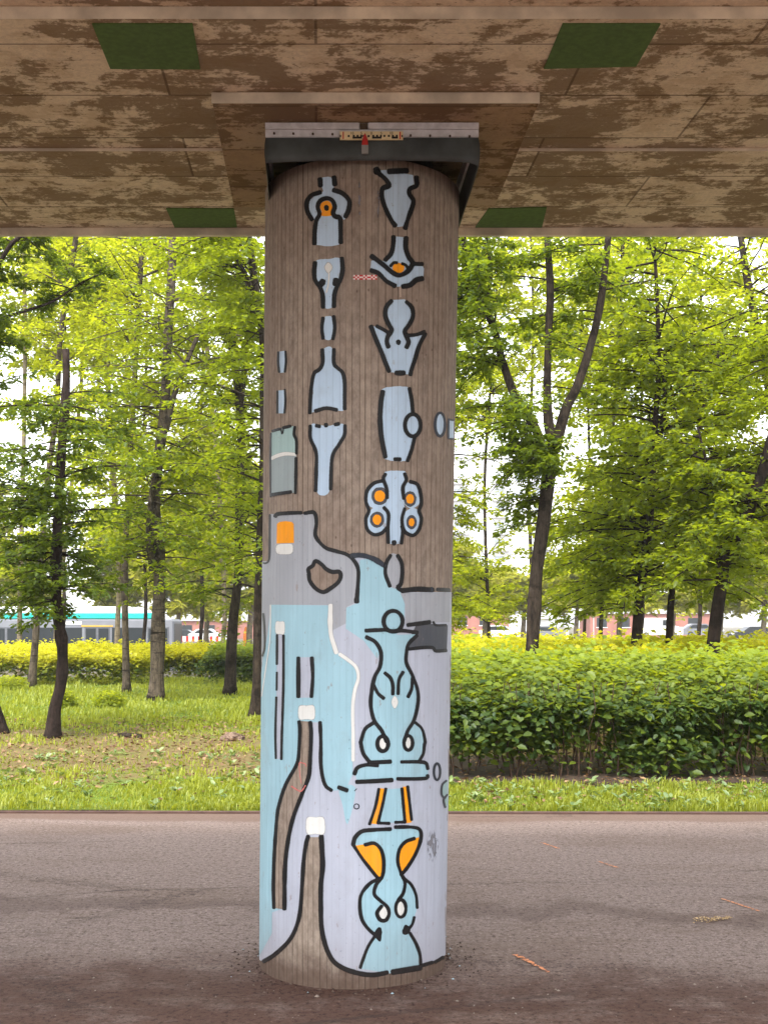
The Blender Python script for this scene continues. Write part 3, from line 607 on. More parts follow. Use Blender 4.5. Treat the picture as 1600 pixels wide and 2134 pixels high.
p = Paint('painted_cup_face')
p.fill(BLUE2, ['D', (700, 720), (715, 680), (760, 648), (930, 640), (1080, 622), (1138, 640), (1138, 700), (1090, 850), (1012, 940), (1070, 985), (1112, 1080), (1112, 1180), (1080, 1275), (1062, 1310), (1110, 1400), (1140, 1550), (930, 1595), (738, 1565), (780, 1450), (832, 1340), (770, 1270), (738, 1180), (738, 1090), (780, 1020), (860, 965), (800, 900), (720, 770)], .0023, False)
p.fill(ORANGE, ['D', (705, 745), (760, 738), (820, 735), (870, 770), (895, 850), (888, 952), (855, 955), (760, 840)], .0025, False).fill(ORANGE, ['D', (1132, 688), (1060, 710), (1010, 760), (990, 850), (1010, 935), (1070, 870), (1118, 780)], .0025, False)
p.ell(WHITE, 'D', 887, 1198, 36, 48, .0026).ell(WHITE, 'D', 1008, 1165, 32, 54, .0026)
for l, wd in (([(690, 738), (705, 690), (750, 650), (830, 640), (938, 635)], 22), ([(692, 742), (750, 830), (820, 920), (855, 962)], 19), ([(972, 622), (1080, 622), (1135, 640), (1142, 700), (1112, 790), (1060, 880), (1010, 942)], 20),
    ([(770, 740), (830, 730), (875, 770), (894, 850), (885, 950), (842, 1010), (832, 1070), (870, 1112), (915, 1152), (930, 1200), (908, 1243), (870, 1240), (850, 1195), (880, 1150)], 20), ([(1098, 698), (1040, 720), (1000, 770), (988, 850), (1010, 930), (1036, 990), (1025, 1060), (994, 1106)], 20),
    ([(868, 965), (800, 1000), (746, 1070), (735, 1150), (750, 1240), (790, 1300), (828, 1335)], 20), ([(1028, 960), (1080, 1010), (1110, 1080), (1118, 1160)], 16), ([(1098, 1224), (1085, 1270), (1062, 1300)], 16), ([(835, 1350), (790, 1420), (755, 1510), (738, 1560)], 18), ([(1070, 1330), (1110, 1400), (1135, 1470), (1141, 1540)], 18),
    ([(955, 1590), (1060, 1573), (1136, 1560)], 32), ([(1152, 1545), (1218, 1525)], 20), ([(1238, 1522), (1290, 1492)], 20)):
    p.line(['D'] + l, wd)
p.ring('D', 1008, 1165, 34, 58, 19)
p.fill(BLACK, ['D', (828, 1332), (862, 1288), (882, 1312), (874, 1386), (845, 1368)], .003).fill(BLACK, ['D', (1018, 1312), (1040, 1272), (1072, 1298), (1062, 1328), (1030, 1342)], .003)
p.done()
Paint('painted_oval').ring('D', 1250, 252, 21, 55, 13, BLUEBLACK).done()
Paint('painted_knot').fill(GREEN, ['D', (1290, 340), (1318, 312), (1320, 470), (1300, 490), (1290, 420)], .002).line(['D', (1312, 312), (1285, 340), (1280, 400), (1300, 432)], 11, BLUEBLACK).line(['D', (1318, 405), (1295, 440), (1304, 488)], 11, BLUEBLACK).done()
Paint('painted_ring').ring('D', 713, 484, 17, 17, 5, BLUEBLACK).line(['D', (700, 380), (714, 366)], 5, BLUEBLACK).done()
p = Paint('faded_smear')
p.soft(SMEAR, ['D', (1220, 640), (1262, 740), (1225, 850), (1180, 740)], .003, .25, 1.3)
p.soft(SMEAR, ['A', (732, 450), (742, 590), (735, 740), (722, 600)], .001, .3, 1.3).soft(SMEAR, ['A', (858, 500), (866, 600), (856, 740), (848, 600)], .001, .3, 1.3); p.done()
# survey sticker, red and white check
sr = plain('sticker_red', srgb(190, 40, 40), .6, .2); sw = plain('sticker_white', srgb(222, 205, 200), .6, .1)
V = []; F = []; fm = []
for j in range(3):
    for i in range(12):
        q = np.array([(736 + 4.1 * (i + a), 572.5 + 3.3 * (j + b) + .0) for a, b in ((0, 0), (1, 0), (1, 1), (0, 1))])
        F.append([len(V) + k for k in (3, 2, 1, 0)]); V += [tuple(v) for v in onto(q, .0035)]; fm.append(0 if (i + j + (i // 4)) % 2 else 1)
fast('survey_sticker', V, F, [sr, sw], pillar, fmat=fm)

# ------------------------------------------------------------------ bearing skirt and its scale
m_al = plain('dull_aluminium', srgb(212, 213, 218), .55, .28, 24, 0)
m_rub = plain('black_rubber', srgb(72, 78, 78), .5, .6, 7)
bear = empty('bearing_housing', (-.06, 5.7, 3.70), 'aluminium clamp strip and black rubber skirt between pillar head and bridge', 'bearing')
YF = 5.225
def fx(pxx): return (pxx - 800) * YF / FPX
def fz(py): return CAMZ + (HOR - py) * YF / FPX
xl, xr = fx(553), fx(997); ZT = 3.8795
def quadring(y0, y1, xa, xb): return [(xa, y0), (xb, y0), (xb + SK * (y1 - y0), y1), (xa + SK * (y1 - y0), y1)]
def wall_ring(b, ring, z0, z1, th):
    n = 4; cx = sum(p[0] for p in ring) / 4; cy = sum(p[1] for p in ring) / 4
    inn = [(x + (th if x < cx else -th), y + (th if y < cy else -th)) for x, y in ring]
    v = [(x, y, z0) for x, y in ring] + [(x, y, z1) for x, y in ring] + [(x, y, z0) for x, y in inn] + [(x, y, z1) for x, y in inn]
    f = []
    for i in range(4):
        k = (i + 1) % 4
        f += [[i, k, 4 + k, 4 + i], [8 + k, 8 + i, 12 + i, 12 + k], [i, 8 + i, 8 + k, k]]
    b.add(v, f)
YB = 6.24
b = MB(); wall_ring(b, quadring(YF + .004, YB, xl + .004, xr - .004), fz(287), ZT, .012); b.obj('clamp_rail', m_al, bear)
b = MB()   # upper and lower flange of the front rail, with the gap at its middle
for a0, a1 in ((553, 748), (768, 997)): b.box(fx(a0), fx(a1), YF - .012, YF + .002, fz(270), fz(257))
b.box(fx(553), fx(997), YF - .004, YF + .003, fz(285), fz(270.5)); b.obj('front_rail', m_al, bear)
b = MB(); b.box(fx(750), fx(766), YF - .006, YF + .002, fz(268.5), fz(257)); b.obj('rail_joint', plain('rust_brown', srgb(92, 78, 60), .9, .5, 60), bear)
m_bolt = plain('rusty_bolt', srgb(84, 66, 54), .7, .4, 50, .3)
for zx in (165, 293, 423, 553, 1073, 1203, 1335, 1465):
    x = fx(520 + zx / 3.2); z = fz(230 + (155 + (zx - 165) * .016) / 3.2); b = MB()
    b.tube([(x, YF - .004, z), (x, YF - .011, z)], .0052, 6); b.obj('bolt', m_bolt, bear)
# skirt: flexible sheet with a sagging lower hem
b = MB(); ring = quadring(YF + .001, YB, xl, xr); P = []
for i in range(4):
    a = np.array(ring[i]); c = np.array(ring[(i + 1) % 4])
    for t in np.linspace(0, 1, 24, endpoint=False): P.append((*(a + (c - a) * t), i, t))
n = len(P); rows = []; cx, cy = -.09, 5.73
for lev in range(5):
    row = []
    for x, y, i, t in P:
        u = lev / 4; hem = fz(333) - .012 * (abs(2 * t - 1) ** 2) if i == 0 else (fz(345) - .03 * math.sin(math.pi * t) if i in (1, 3) else fz(345))
        z = fz(286) * (1 - u) + hem * u; bul = .010 * math.sin(math.pi * u) + .004 * math.sin(9 * t + i) * u
        k = 1 + bul; row.append((cx + (x - cx) * k, cy + (y - cy) * k if i != 0 else y - bul * .4, z))
    rows += row
vin = [(cx + (x - cx) * .992, cy + (y - cy) * .992, z) for x, y, z in rows]
f = []
for lev in range(4):
    for k in range(n):
        q = (k + 1) % n; f.append([lev * n + k, (lev + 1) * n + k, (lev + 1) * n + q, lev * n + q]); o5 = 5 * n
        f.append([o5 + lev * n + k, o5 + lev * n + q, o5 + (lev + 1) * n + q, o5 + (lev + 1) * n + k])
for k in range(n): q = (k + 1) % n; f.append([4 * n + k, 9 * n + k, 9 * n + q, 4 * n + q])
b.add(rows + vin, f); b.obj('rubber_skirt', m_rub, bear, smooth=True)
b = MB(); b.tube([(-.09, 5.75, 3.745), (-.09, 5.75, 3.878)], .33, 40); b.obj('pot_bearing', plain('dark_steel', srgb(38, 36, 34), .6, .4, 20, .4), bear)
# measuring scale
sc0, sc1, szt, szb = fx(708.5), fx(839.5), fz(277), fz(294)
b = MB(); b.box(sc0, sc1, YF - .020, YF - .012, szb, szt); plate = b.obj('scale_plate', plain('cream_enamel', srgb(232, 214, 170), .5, .12, 30), bear)
mk = plain('scale_black', srgb(26, 24, 22), .6); mr = plain('scale_red', srgb(200, 36, 30), .6)
b = MB(); L = sc1 - sc0
def bar(u0, u1, v0, v1, mi): b.box(sc0 + L * u0, sc0 + L * u1, YF - .0215, YF - .0202, szb + (szt - szb) * v0, szb + (szt - szb) * v1, mi)
for u in (.045, .945): bar(u, u + .018, .06, .94, 1)
for u in (.0, .975): bar(u, u + .02, .3, .55, 0)
for k, (u, w_, v) in enumerate(((.125, .03, .3), (.20, .15, .12), (.205, .03, .32), (.265, .03, .32), (.325, .03, .32), (.36, .03, .32), (.44, .03, .3), (.51, .15, .12), (.515, .03, .32), (.575, .03, .32), (.635, .03, .32), (.69, .03, .32), (.76, .03, .32), (.82, .10, .12), (.825, .03, .32), (.885, .03, .32))):
    bar(u, u + w_, v, v + .24, 0)
b.obj('scale_marks', [mk, mr], plate)
def text_mesh(name, txt, size, loc, mat, parent, align='CENTER', flat=True):
    cu = bpy.data.curves.new(name, 'FONT'); cu.body = txt; cu.size = size; cu.align_x = align; cu.extrude = .0004
    to = bpy.data.objects.new(name, cu); C.collection.objects.link(to); dg = bpy.context.evaluated_depsgraph_get()
    me = bpy.data.meshes.new_from_object(to.evaluated_get(dg)); bpy.data.objects.remove(to)
    co = np.array([v.co for v in me.vertices]); V = np.stack([co[:, 0] + loc[0], loc[1] - co[:, 2], co[:, 1] + loc[2]], 1)
    fs = [list(p.vertices) for p in me.polygons]; bpy.data.meshes.remove(me)
    return fast(name, V, fs, mat, parent)
for u, t in ((.19, '10'), (.34, '5'), (.5, '0'), (.655, '5'), (.81, '10')):
    text_mesh('numeral', t, .017, (sc0 + L * u, YF - .0212, szb + (szt - szb) * .62), mk, plate)
pxl = 520 + 770 / 3.2
b = MB(); y0, y1 = YF - .030, YF - .0235
v = [(fx(pxl - 6.5), y0, fz(307)), (fx(pxl + 6.5), y0, fz(307)), (fx(pxl + 5.5), y0, fz(296)), (fx(pxl + .8), y0, fz(283)), (fx(pxl - .8), y0, fz(283)), (fx(pxl - 5.5), y0, fz(296))]
b.add(v + [(x, y1, z) for x, y, z in v], [list(range(6)), list(range(11, 5, -1))] + [[i, i + 6, (i + 1) % 6 + 6, (i + 1) % 6] for i in range(6)])
pt = b.obj('pointer', mr, bear)
b = MB(); b.box(fx(pxl - 7), fx(pxl + 7), YF - .0315, y1, fz(325), fz(307.3)); b.obj('pointer_foot', plain('pointer_grey', srgb(150, 148, 146), .6), pt)

# ------------------------------------------------------------------ marks on the path
m_or = NT('orange_marking_paint'); pp = m_or.pos(); nn_ = m_or.noise(pp, 70.0, 3)
bs = m_or.pbr(m_or.mix(nn_, srgb(208, 120, 70), srgb(222, 156, 112)), .8, link=False)
mx = m_or.n('MixShader', None, {0: m_or.rng(m_or.math('ADD', m_or.attr('alpha'), m_or.math('MULTIPLY', m_or.math('SUBTRACT', nn_, .5), 2.6)), .2, .6), 1: m_or.n('BsdfTransparent').outputs[0], 2: bs}).outputs[0]
m_or.t.links.new(mx, m_or.out.inputs[0])
def gpt(x, y): d = CAMZ * FPX / (y - HOR); return np.array([(x - 800) * d / FPX, d, .005])
for i, (a, c, wd, lab) in enumerate((((1127, 1757), (1164, 1770), .022, 'short faint orange dash sprayed on the asphalt nearest the grass'), ((1247, 1797), (1290, 1811), .022, 'thin orange dash with a gap on the asphalt, second from the grass'),
        ((1503, 1875), (1582, 1901), .024, 'long thin orange dash on the asphalt beside the yellow leaf drift'), ((1073, 1991), (1148, 2031), .034, 'thick smudged orange dash on the asphalt nearest the pillar foot'))):
    A_, B_ = gpt(*a), gpt(*c); t = np.linspace(0, 1, 30); P = A_ + (B_ - A_) * t[:, None]; dr = (B_ - A_) / np.linalg.norm(B_ - A_); nr = np.array([-dr[1], dr[0], 0])
    rs = np.random.RandomState(i); jw = wd * .5 * (1 + rs.normal(0, .15, 30)) * (1.5 - .9 * t if i == 3 else 1); V = []; AL = []
    for k in range(30):
        for sgn, al in ((-1, 0), (-.45, 1), (.45, 1), (1, 0)):
            V.append(P[k] + nr * sgn * jw[k]); gap = .1 if (i == 1 and 13 <= k <= 15) else 1; AL.append(.52 * al * gap * (0 if k in (0, 29) else 1))
    o = fast('spray_mark', V, [[4 * k + q, 4 * k + q + 1, 4 * k + 5 + q, 4 * k + 4 + q] for k in range(29) for q in range(3)], m_or.m, origin=tuple(A_), attrs={'alpha': AL})
    tag(o, lab, 'paint mark', 'orange spray marks on the path')

# ------------------------------------------------------------------ vegetation
rng = np.random.RandomState(11)
def unit(v): return v / (np.linalg.norm(v, axis=-1, keepdims=True) + 1e-9)
def leaves(name, P, D, N, L, tint, mat, parent=None, six=False, wid=.3, origin=None):
    D = unit(D); S = unit(np.cross(D, N)); N = np.cross(S, D); L = L[:, None]; n = len(P)
    if six:
        V = np.stack([P, P + D * L * .3 + S * L * wid * .9 + N * L * .07, P + D * L * .66 + S * L * wid * .72 + N * L * .05, P + D * L - N * L * .08,
                      P + D * L * .66 - S * L * wid * .72 + N * L * .05, P + D * L * .3 - S * L * wid * .9 + N * L * .07], 1)
        b = (np.arange(n) * 6)[:, None]; F = np.concatenate([b + np.array([[0, 1, 2, 3]]), b + np.array([[0, 3, 4, 5]])]); k = 6
    else:
        V = np.stack([P, P + D * L * .45 + S * L * wid + N * L * .08, P + D * L - N * L * .05, P + D * L * .45 - S * L * wid + N * L * .08], 1)
        b = (np.arange(n) * 4)[:, None]; F = np.concatenate([b + np.array([[0, 1, 2]]), b + np.array([[0, 2, 3]])]); k = 4
    return fast(name, V.reshape(-1, 3), F, mat, parent, origin=origin, attrs={'tint': np.repeat(np.clip(tint, 0, 1), k)})
M_LEAF = leaf_mat('leaf_green', (.036, .062, .007), (.14, .18, .012), (.46, .54, .014), .53, .015)
M_LEAF2 = leaf_mat('leaf_yellow_green', (.075, .105, .008), (.21, .25, .015), (.64, .68, .022), .58, .01)
M_LEAFD = leaf_mat('leaf_deep_green', (.022, .042, .007), (.080, .12, .013), (.25, .33, .015), .47, .015)
M_LEAFM = leaf_mat('leaf_mid_green', (.028, .052, .007), (.105, .15, .013), (.33, .42, .015), .5, .015)
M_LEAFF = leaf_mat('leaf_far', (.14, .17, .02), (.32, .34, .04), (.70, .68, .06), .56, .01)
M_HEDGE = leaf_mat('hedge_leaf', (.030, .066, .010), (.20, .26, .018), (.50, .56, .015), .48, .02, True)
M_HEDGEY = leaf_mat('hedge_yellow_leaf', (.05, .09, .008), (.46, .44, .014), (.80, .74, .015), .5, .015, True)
BARK_D = bark_mat('dark_bark', srgb(24, 20, 18), srgb(72, 62, 53))
BARK_B = bark_mat('black_bark', srgb(32, 26, 24), srgb(62, 51, 46))
BARK_G = bark_mat('grey_ringed_bark', srgb(50, 43, 37), srgb(104, 93, 80), .95)
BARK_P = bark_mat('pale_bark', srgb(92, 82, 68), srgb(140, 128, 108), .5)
def tubes(b, pts, r, seg): b.tube(pts, r, seg)
def make_tree(label, limbs, cr, bark, leafm, seed, name='leafy_tree', group='trees behind the path', knots=()):
    """limbs: [(pixel polyline, depth, width px start, end)] ; cr: list of crown zones dict(y0,y1 px, nb, L, leaf, ntw, nl)"""
    rs = np.random.RandomState(seed); b = MB(); LP = []
    base = None
    for li, (pl, d, w0, w1) in enumerate(limbs):
        P = np.array([at(x, y, d) for x, y in pl]); 
        if li == 0:
            z0 = 0.0 if d < 40 else ROADZ
            if P[0, 2] > z0 + .05 or P[0, 2] < z0 - .05: P = np.vstack([[P[0, 0] + (P[0, 0] - P[1, 0]) * .15, d, z0 - .03], P])
            else: P[0, 2] = z0 - .03
            base = (P[0, 0], d, z0)
        else: P[1:, 1] += np.cumsum(rs.normal(0, .12, len(P) - 1))
        Q = catmull(P, .22 * d / 20); n = len(Q); t = np.linspace(0, 1, n)
        rr = (w0 + (w1 - w0) * t) * d / FPX / 2
        if li == 0: rr = rr * (1 + .55 * np.exp(-(Q[:, 2] - base[2]) / .22))
        rr = rr * (1 + .07 * np.interp(np.arange(n), np.arange(0, n + 3, 3), rs.normal(0, 1, len(np.arange(0, n + 3, 3)))))
        for kz, ka in knots:
            if li == 0: rr = rr * (1 + ka * np.exp(-((Q[:, 2] - at(0, kz, d)[2]) / .07) ** 2))
        b.tube(Q, list(rr), 12 if d < 40 else 7); LP.append(Q)
    root = empty(name, base, label, 'tree', group)
    allP = []; allD = []; allN = []; allL = []; allT = []
    for c in cr:
        d0 = limbs[0][1]; zlo = at(0, c['y1'], d0)[2]; zhi = at(0, c['y0'], d0)[2]
        src = np.vstack([LP[i] for i in c.get('on', range(len(LP)))]); ok = (src[:, 2] > zlo - .3) & (src[:, 2] < zhi)
        src = src[ok] if ok.any() else src[-3:]
        nb, Lb, ntw, nl, lf = int(c['nb'] * c.get('k', 1.45)), c['L'], c.get('ntw', 13), c.get('nl', 9), c['leaf']
        idx = rs.randint(0, len(src), nb); S0 = src[idx]
        azr = c.get('az', (0, 360)); a = np.radians(rs.uniform(azr[0], azr[1], nb)); e = np.radians(rs.uniform(*c.get('el', (0, 48)), nb)); LL = Lb * rs.uniform(.45, 1.2, nb)
        pos = [S0]; cur = S0.copy(); K = 6
        for k in range(K):
            dirv = np.stack([np.cos(e) * np.sin(a), np.cos(e) * np.cos(a), np.sin(e)], 1)
            cur = cur + dirv * (LL / K)[:, None]; pos.append(cur.copy()); e = e - np.radians(rs.uniform(1, 9, nb)); a = a + np.radians(rs.normal(0, 8, nb))
        pos = np.stack(pos, 1)
        for i in range(nb):
            r0 = .007 * LL[i] + .006; b.tube(pos[i], list(np.linspace(r0, .004, K + 1)), 4 if d0 > 14 else 5, cap=False)
        T = np.sort(rs.uniform(.22, 1.0, (nb, ntw)), 1) * K; ti = np.minimum(T.astype(int), K - 1); fr = (T - ti)[..., None]
        bi = np.arange(nb)[:, None]; P0 = pos[bi, ti] * (1 - fr) + pos[bi, ti + 1] * fr; bd = unit(pos[bi, ti + 1] - pos[bi, ti])
        baz = np.arctan2(bd[..., 0], bd[..., 1]); sd_ = np.where(np.arange(ntw) % 2 == 0, 1, -1)
        ta = baz + sd_ * np.radians(rs.uniform(20, 78, (nb, ntw))); te = np.radians(rs.normal(0, 22, (nb, ntw))); tl = (c.get('tw', .26) * Lb * rs.uniform(.5, 1.2, (nb, ntw))) * (1.15 - .6 * T / K)
        td = np.stack([np.cos(te) * np.sin(ta), np.cos(te) * np.cos(ta), np.sin(te)], -1)
        s_ = (np.arange(nl) + 1) / nl; LPs = P0[:, :, None] + td[:, :, None] * (tl[..., None] * s_)[..., None] - np.array([0, 0, 1.]) * (.10 * tl[..., None] * s_ ** 2)[..., None]
        ls = np.where(np.arange(nl) % 2 == 0, 1, -1); la = ta[..., None] + ls * np.radians(rs.uniform(25, 70, (nb, ntw, nl))); le = np.radians(rs.normal(-12, 20, (nb, ntw, nl)))
        Dv = np.stack([np.cos(le) * np.sin(la), np.cos(le) * np.cos(la), np.sin(le)], -1)
        Nv = np.array([0, 0, 1.]) + rs.normal(0, .38, Dv.shape)
        keep = rs.rand(nb, ntw, nl) < .9
        LPs = LPs + rs.normal(0, lf * .25, LPs.shape)
        tint = np.clip(rs.normal(.5, .2, (nb, 1, 1)) + rs.normal(0, .18, (nb, ntw, nl)), 0, 1)
        allP.append(LPs[keep]); allD.append(Dv[keep]); allN.append(Nv[keep]); allT.append(tint[keep]); allL.append(lf * rs.uniform(.6, 1.25, keep.sum()))
    b.obj('trunk', bark, root, smooth=True)
    leaves('crown', np.vstack(allP), np.vstack(allD), np.vstack(allN), np.concatenate(allL), np.concatenate(allT), leafm, root, six=limbs[0][1] < 22)
    return root

# -- left of the pillar
make_tree('slender dark knotted trunk standing alone nearest the path at the left', [([(110, 1540), (114, 1480), (128, 1420), (130, 1350), (122, 1290), (117, 1200), (122, 1050), (130, 920), (138, 800), (137, 728)], 16.8, 25, 17)],
    [dict(y0=800, y1=1200, nb=46, L=1.25, leaf=.085, el=(-12, 22)), dict(y0=1000, y1=1240, nb=26, L=1.0, leaf=.085, az=(180, 360), el=(-15, 15))], BARK_B, M_LEAFD, 1, knots=((1337, .45), (1400, .2), (1490, .15)))
make_tree('tree mostly outside the left edge with dark limbs reaching into the top corner', [([(-12, 1512), (-30, 1400), (-60, 1100), (-70, 800), (-60, 500)], 17.5, 40, 26),
    ([(-60, 690), (0, 665), (60, 638), (110, 625), (165, 588), (215, 572)], 17.5, 9, 3), ([(-50, 620), (0, 562), (40, 520), (75, 495), (110, 470)], 17.2, 12, 7)],
    [dict(y0=560, y1=700, nb=15, L=.75, leaf=.085, k=1, on=[1], el=(-25, 25)), dict(y0=430, y1=620, nb=12, L=.8, k=1, leaf=.085, on=[2], el=(-25, 30)), dict(y0=500, y1=1200, nb=30, k=1, L=1.2, leaf=.09, on=[0], az=(20, 160))], BARK_B, M_LEAFD, 2)
make_tree('pale grey leaning trunk left of the dark knotted one', [([(65, 1437), (74, 1330), (82, 1200), (100, 1000), (118, 850), (126, 700), (145, 580), (162, 470)], 30, 15, 10)],
    [dict(y0=480, y1=850, nb=40, L=2.0, leaf=.14)], BARK_G, M_LEAF2, 3)
make_tree('straight grey ringed trunk between the bus and the thick forked trunk', [([(264, 1447), (262, 1350), (260, 1200), (268, 1000), (280, 800), (288, 650), (298, 480)], 28, 15, 10)],
    [dict(y0=480, y1=1100, nb=62, L=2.0, leaf=.13)], BARK_G, M_LEAF2, 4)
make_tree('thickest trunk left of the pillar, ringed grey bark, forking high up', [([(325, 1462), (328, 1380), (330, 1280), (333, 1180), (322, 1060), (330, 960), (343, 850), (350, 700), (356, 600), (362, 470)], 25, 29, 17),
    ([(318, 1190), (312, 1120), (316, 1020), (326, 960)], 24.8, 15, 11), ([(345, 900), (362, 830), (385, 760), (412, 690)], 25, 14, 8)],
    [dict(y0=480, y1=1150, nb=70, L=2.2, leaf=.115, el=(-5, 35)), dict(y0=950, y1=1180, nb=26, L=1.6, leaf=.11, el=(-15, 12))], BARK_G, M_LEAF, 5)
make_tree('dark trunk in front of the clipped round hedge left of the pillar', [([(479, 1448), (482, 1360), (486, 1290), (496, 1200), (500, 1050), (500, 850), (470, 640), (440, 480)], 27, 23, 12), ([(500, 850), (515, 700), (512, 600), (480, 480)], 27, 13, 9)],
    [dict(y0=480, y1=1250, nb=96, L=2.1, leaf=.12, el=(-8, 30))], BARK_D, M_LEAF, 6)
make_tree('dark trunk half hidden by the left side of the pillar', [([(533, 1502), (537, 1400), (539, 1250), (545, 1080), (550, 900), (548, 700), (532, 600), (515, 470)], 20.5, 22, 15), ([(548, 680), (520, 590), (492, 540), (465, 480)], 20.5, 11, 7)],
    [dict(y0=480, y1=1200, nb=80, L=1.5, leaf=.095, az=(150, 390), el=(-8, 30))], BARK_D, M_LEAF, 7)
make_tree('thin pale trunk behind the bus hedge, overgrown with leaves', [([(243, 1400), (245, 1300), (248, 1180), (230, 900), (215, 600), (205, 470)], 39, 13, 9)], [dict(y0=480, y1=1180, nb=60, L=2.6, leaf=.19)], BARK_P, M_LEAF2, 8)
make_tree('thin pale trunk at the far left in front of the bus', [([(40, 1400), (41, 1300), (44, 1150), (50, 900), (52, 700), (50, 480)], 38.5, 12, 7)], [dict(y0=480, y1=760, nb=26, L=2.2, leaf=.19), dict(y0=1000, y1=1200, nb=14, L=1.8, leaf=.18)], BARK_P, M_LEAF2, 9)
make_tree('thin pale trunk seen beside the dark knotted one', [([(115, 1400), (118, 1300), (140, 1100), (160, 900), (172, 750), (176, 480)], 39.5, 10, 6)], [dict(y0=480, y1=900, nb=30, L=2.3, leaf=.19)], BARK_P, M_LEAF2, 10)
make_tree('pale slim trunk behind the dark one by the round hedge', [([(462, 1400), (465, 1330), (468, 1260), (455, 1000), (430, 700), (420, 480)], 36, 11, 8)], [dict(y0=480, y1=1180, nb=60, L=2.4, leaf=.17)], BARK_P, M_LEAF2, 12)
# -- right of the pillar
RL = dict(el=(-10, 30))
make_tree('large dark trunk right of the pillar dividing into three rising limbs', [([(1104, 1450), (1108, 1360), (1113, 1270), (1118, 1190), (1132, 1090), (1143, 990), (1150, 930)], 16.5, 29, 29),
    ([(1140, 960), (1112, 890), (1078, 830), (1050, 740), (1030, 670), (1000, 610), (980, 560), (966, 470)], 16.4, 22, 12), ([(1152, 935), (1142, 850), (1146, 700), (1149, 600), (1144, 480)], 16.5, 21, 13), ([(1155, 940), (1180, 850), (1205, 800), (1240, 690), (1258, 600), (1270, 480)], 16.2, 22, 14),
    ([(1000, 640), (1022, 590), (1020, 520), (1010, 470)], 16.6, 9, 6)],
    [dict(y0=470, y1=920, nb=66, L=1.1, leaf=.084, on=[1, 4], az=(150, 360), el=(-20, 30)), dict(y0=470, y1=760, nb=24, L=1.0, leaf=.084, on=[2, 3], el=(-12, 25)), dict(y0=840, y1=1060, nb=20, L=1.0, leaf=.08, on=[0, 1], az=(180, 340), el=(-25, 10))], BARK_D, M_LEAFM, 21)
make_tree('upright dark trunk rising from the hedge, left of the thin one', [([(1324, 1440), (1326, 1340), (1333, 1240), (1348, 1130), (1358, 1010), (1364, 900), (1372, 760), (1368, 600), (1360, 470)], 19, 26, 5), ([(1362, 960), (1385, 870), (1392, 780), (1398, 720)], 19, 12, 8)],
    [dict(y0=480, y1=1200, nb=100, L=1.75, leaf=.105, **RL), dict(y0=960, y1=1230, nb=26, L=1.7, leaf=.1, el=(-12, 25), az=(170, 360))], BARK_B, M_LEAF, 22)
make_tree('thin dark trunk between two thicker ones above the hedge', [([(1391, 1440), (1394, 1330), (1400, 1230), (1412, 1120), (1424, 1040), (1445, 960), (1470, 830), (1492, 760), (1502, 700)], 21, 18, 5)],
    [dict(y0=480, y1=1180, nb=80, L=1.9, leaf=.11, **RL)], BARK_B, M_LEAF, 23)
make_tree('leaning dark trunk near the right edge with a low side limb', [([(1480, 1440), (1487, 1330), (1500, 1235), (1512, 1160), (1545, 1095), (1572, 1030), (1596, 960), (1640, 800), (1660, 600)], 17, 31, 24), ([(1510, 1175), (1498, 1100), (1494, 1030), (1486, 950), (1470, 880)], 17, 13, 4)],
    [dict(y0=480, y1=1180, nb=76, L=1.4, leaf=.1, el=(-12, 28)), dict(y0=900, y1=1200, nb=26, L=1.2, leaf=.1, el=(-20, 10))], BARK_B, M_LEAF, 24)
make_tree('bushy tree filling the upper right corner', [([(1640, 1450), (1645, 1300), (1640, 1000), (1600, 800), (1560, 600), (1540, 470)], 23, 24, 14)], [dict(y0=480, y1=1150, nb=90, L=2.3, leaf=.125, el=(-8, 28))], BARK_D, M_LEAF2, 25)
make_tree('slim tree whose crown closes the gap right of the three limbed trunk', [([(1250, 1440), (1252, 1300), (1270, 1000), (1290, 700), (1300, 480)], 30, 9, 6)], [dict(y0=480, y1=760, nb=46, L=2.2, leaf=.14), dict(y0=960, y1=1230, nb=50, L=2.0, leaf=.14, el=(-10, 35))], BARK_D, M_LEAF2, 26)
make_tree('slender light tree between the three limbed trunk and the upright trunk', [([(1215, 1440), (1218, 1300), (1228, 1000), (1222, 700), (1230, 480)], 34, 8, 4)], [dict(y0=480, y1=900, nb=60, L=2.0, leaf=.15), dict(y0=1010, y1=1200, nb=36, L=2.0, leaf=.15, el=(-10, 10))], BARK_D, M_LEAF2, 28)
make_tree('slim light tree between the pillar and the three limbed trunk', [([(1020, 1440), (1018, 1300), (1010, 1000), (1030, 700), (1040, 480)], 36, 8, 4)], [dict(y0=480, y1=900, nb=56, L=2.0, leaf=.15), dict(y0=1150, y1=1280, nb=20, L=1.6, leaf=.14)], BARK_D, M_LEAF2, 29)
make_tree('light leaved tree standing right behind the pillar', [([(905, 1440), (910, 1300), (925, 1000), (940, 700), (935, 480)], 26, 16, 9)], [dict(y0=480, y1=930, nb=60, L=1.7, leaf=.12), dict(y0=980, y1=1270, nb=40, L=1.5, leaf=.12, el=(-12, 10))], BARK_D, M_LEAF2, 27)
mid = [(130, 46, 480, 740, 44, 'slim bright tree in the upper left before the sky gap'), (300, 47, 480, 1130, 60, 'bright tree behind the straight grey ringed trunk'), (418, 44, 480, 1180, 60, 'bright tree between the thick forked trunk and the round hedge'),
    (1335, 42, 480, 1080, 60, 'bright tree behind the upright trunk at the right'), (1455, 41, 480, 1120, 60, 'bright tree behind the leaning trunk at the right'), (1105, 43, 480, 760, 40, 'bright tree seen through the fork of the three limbed trunk')]
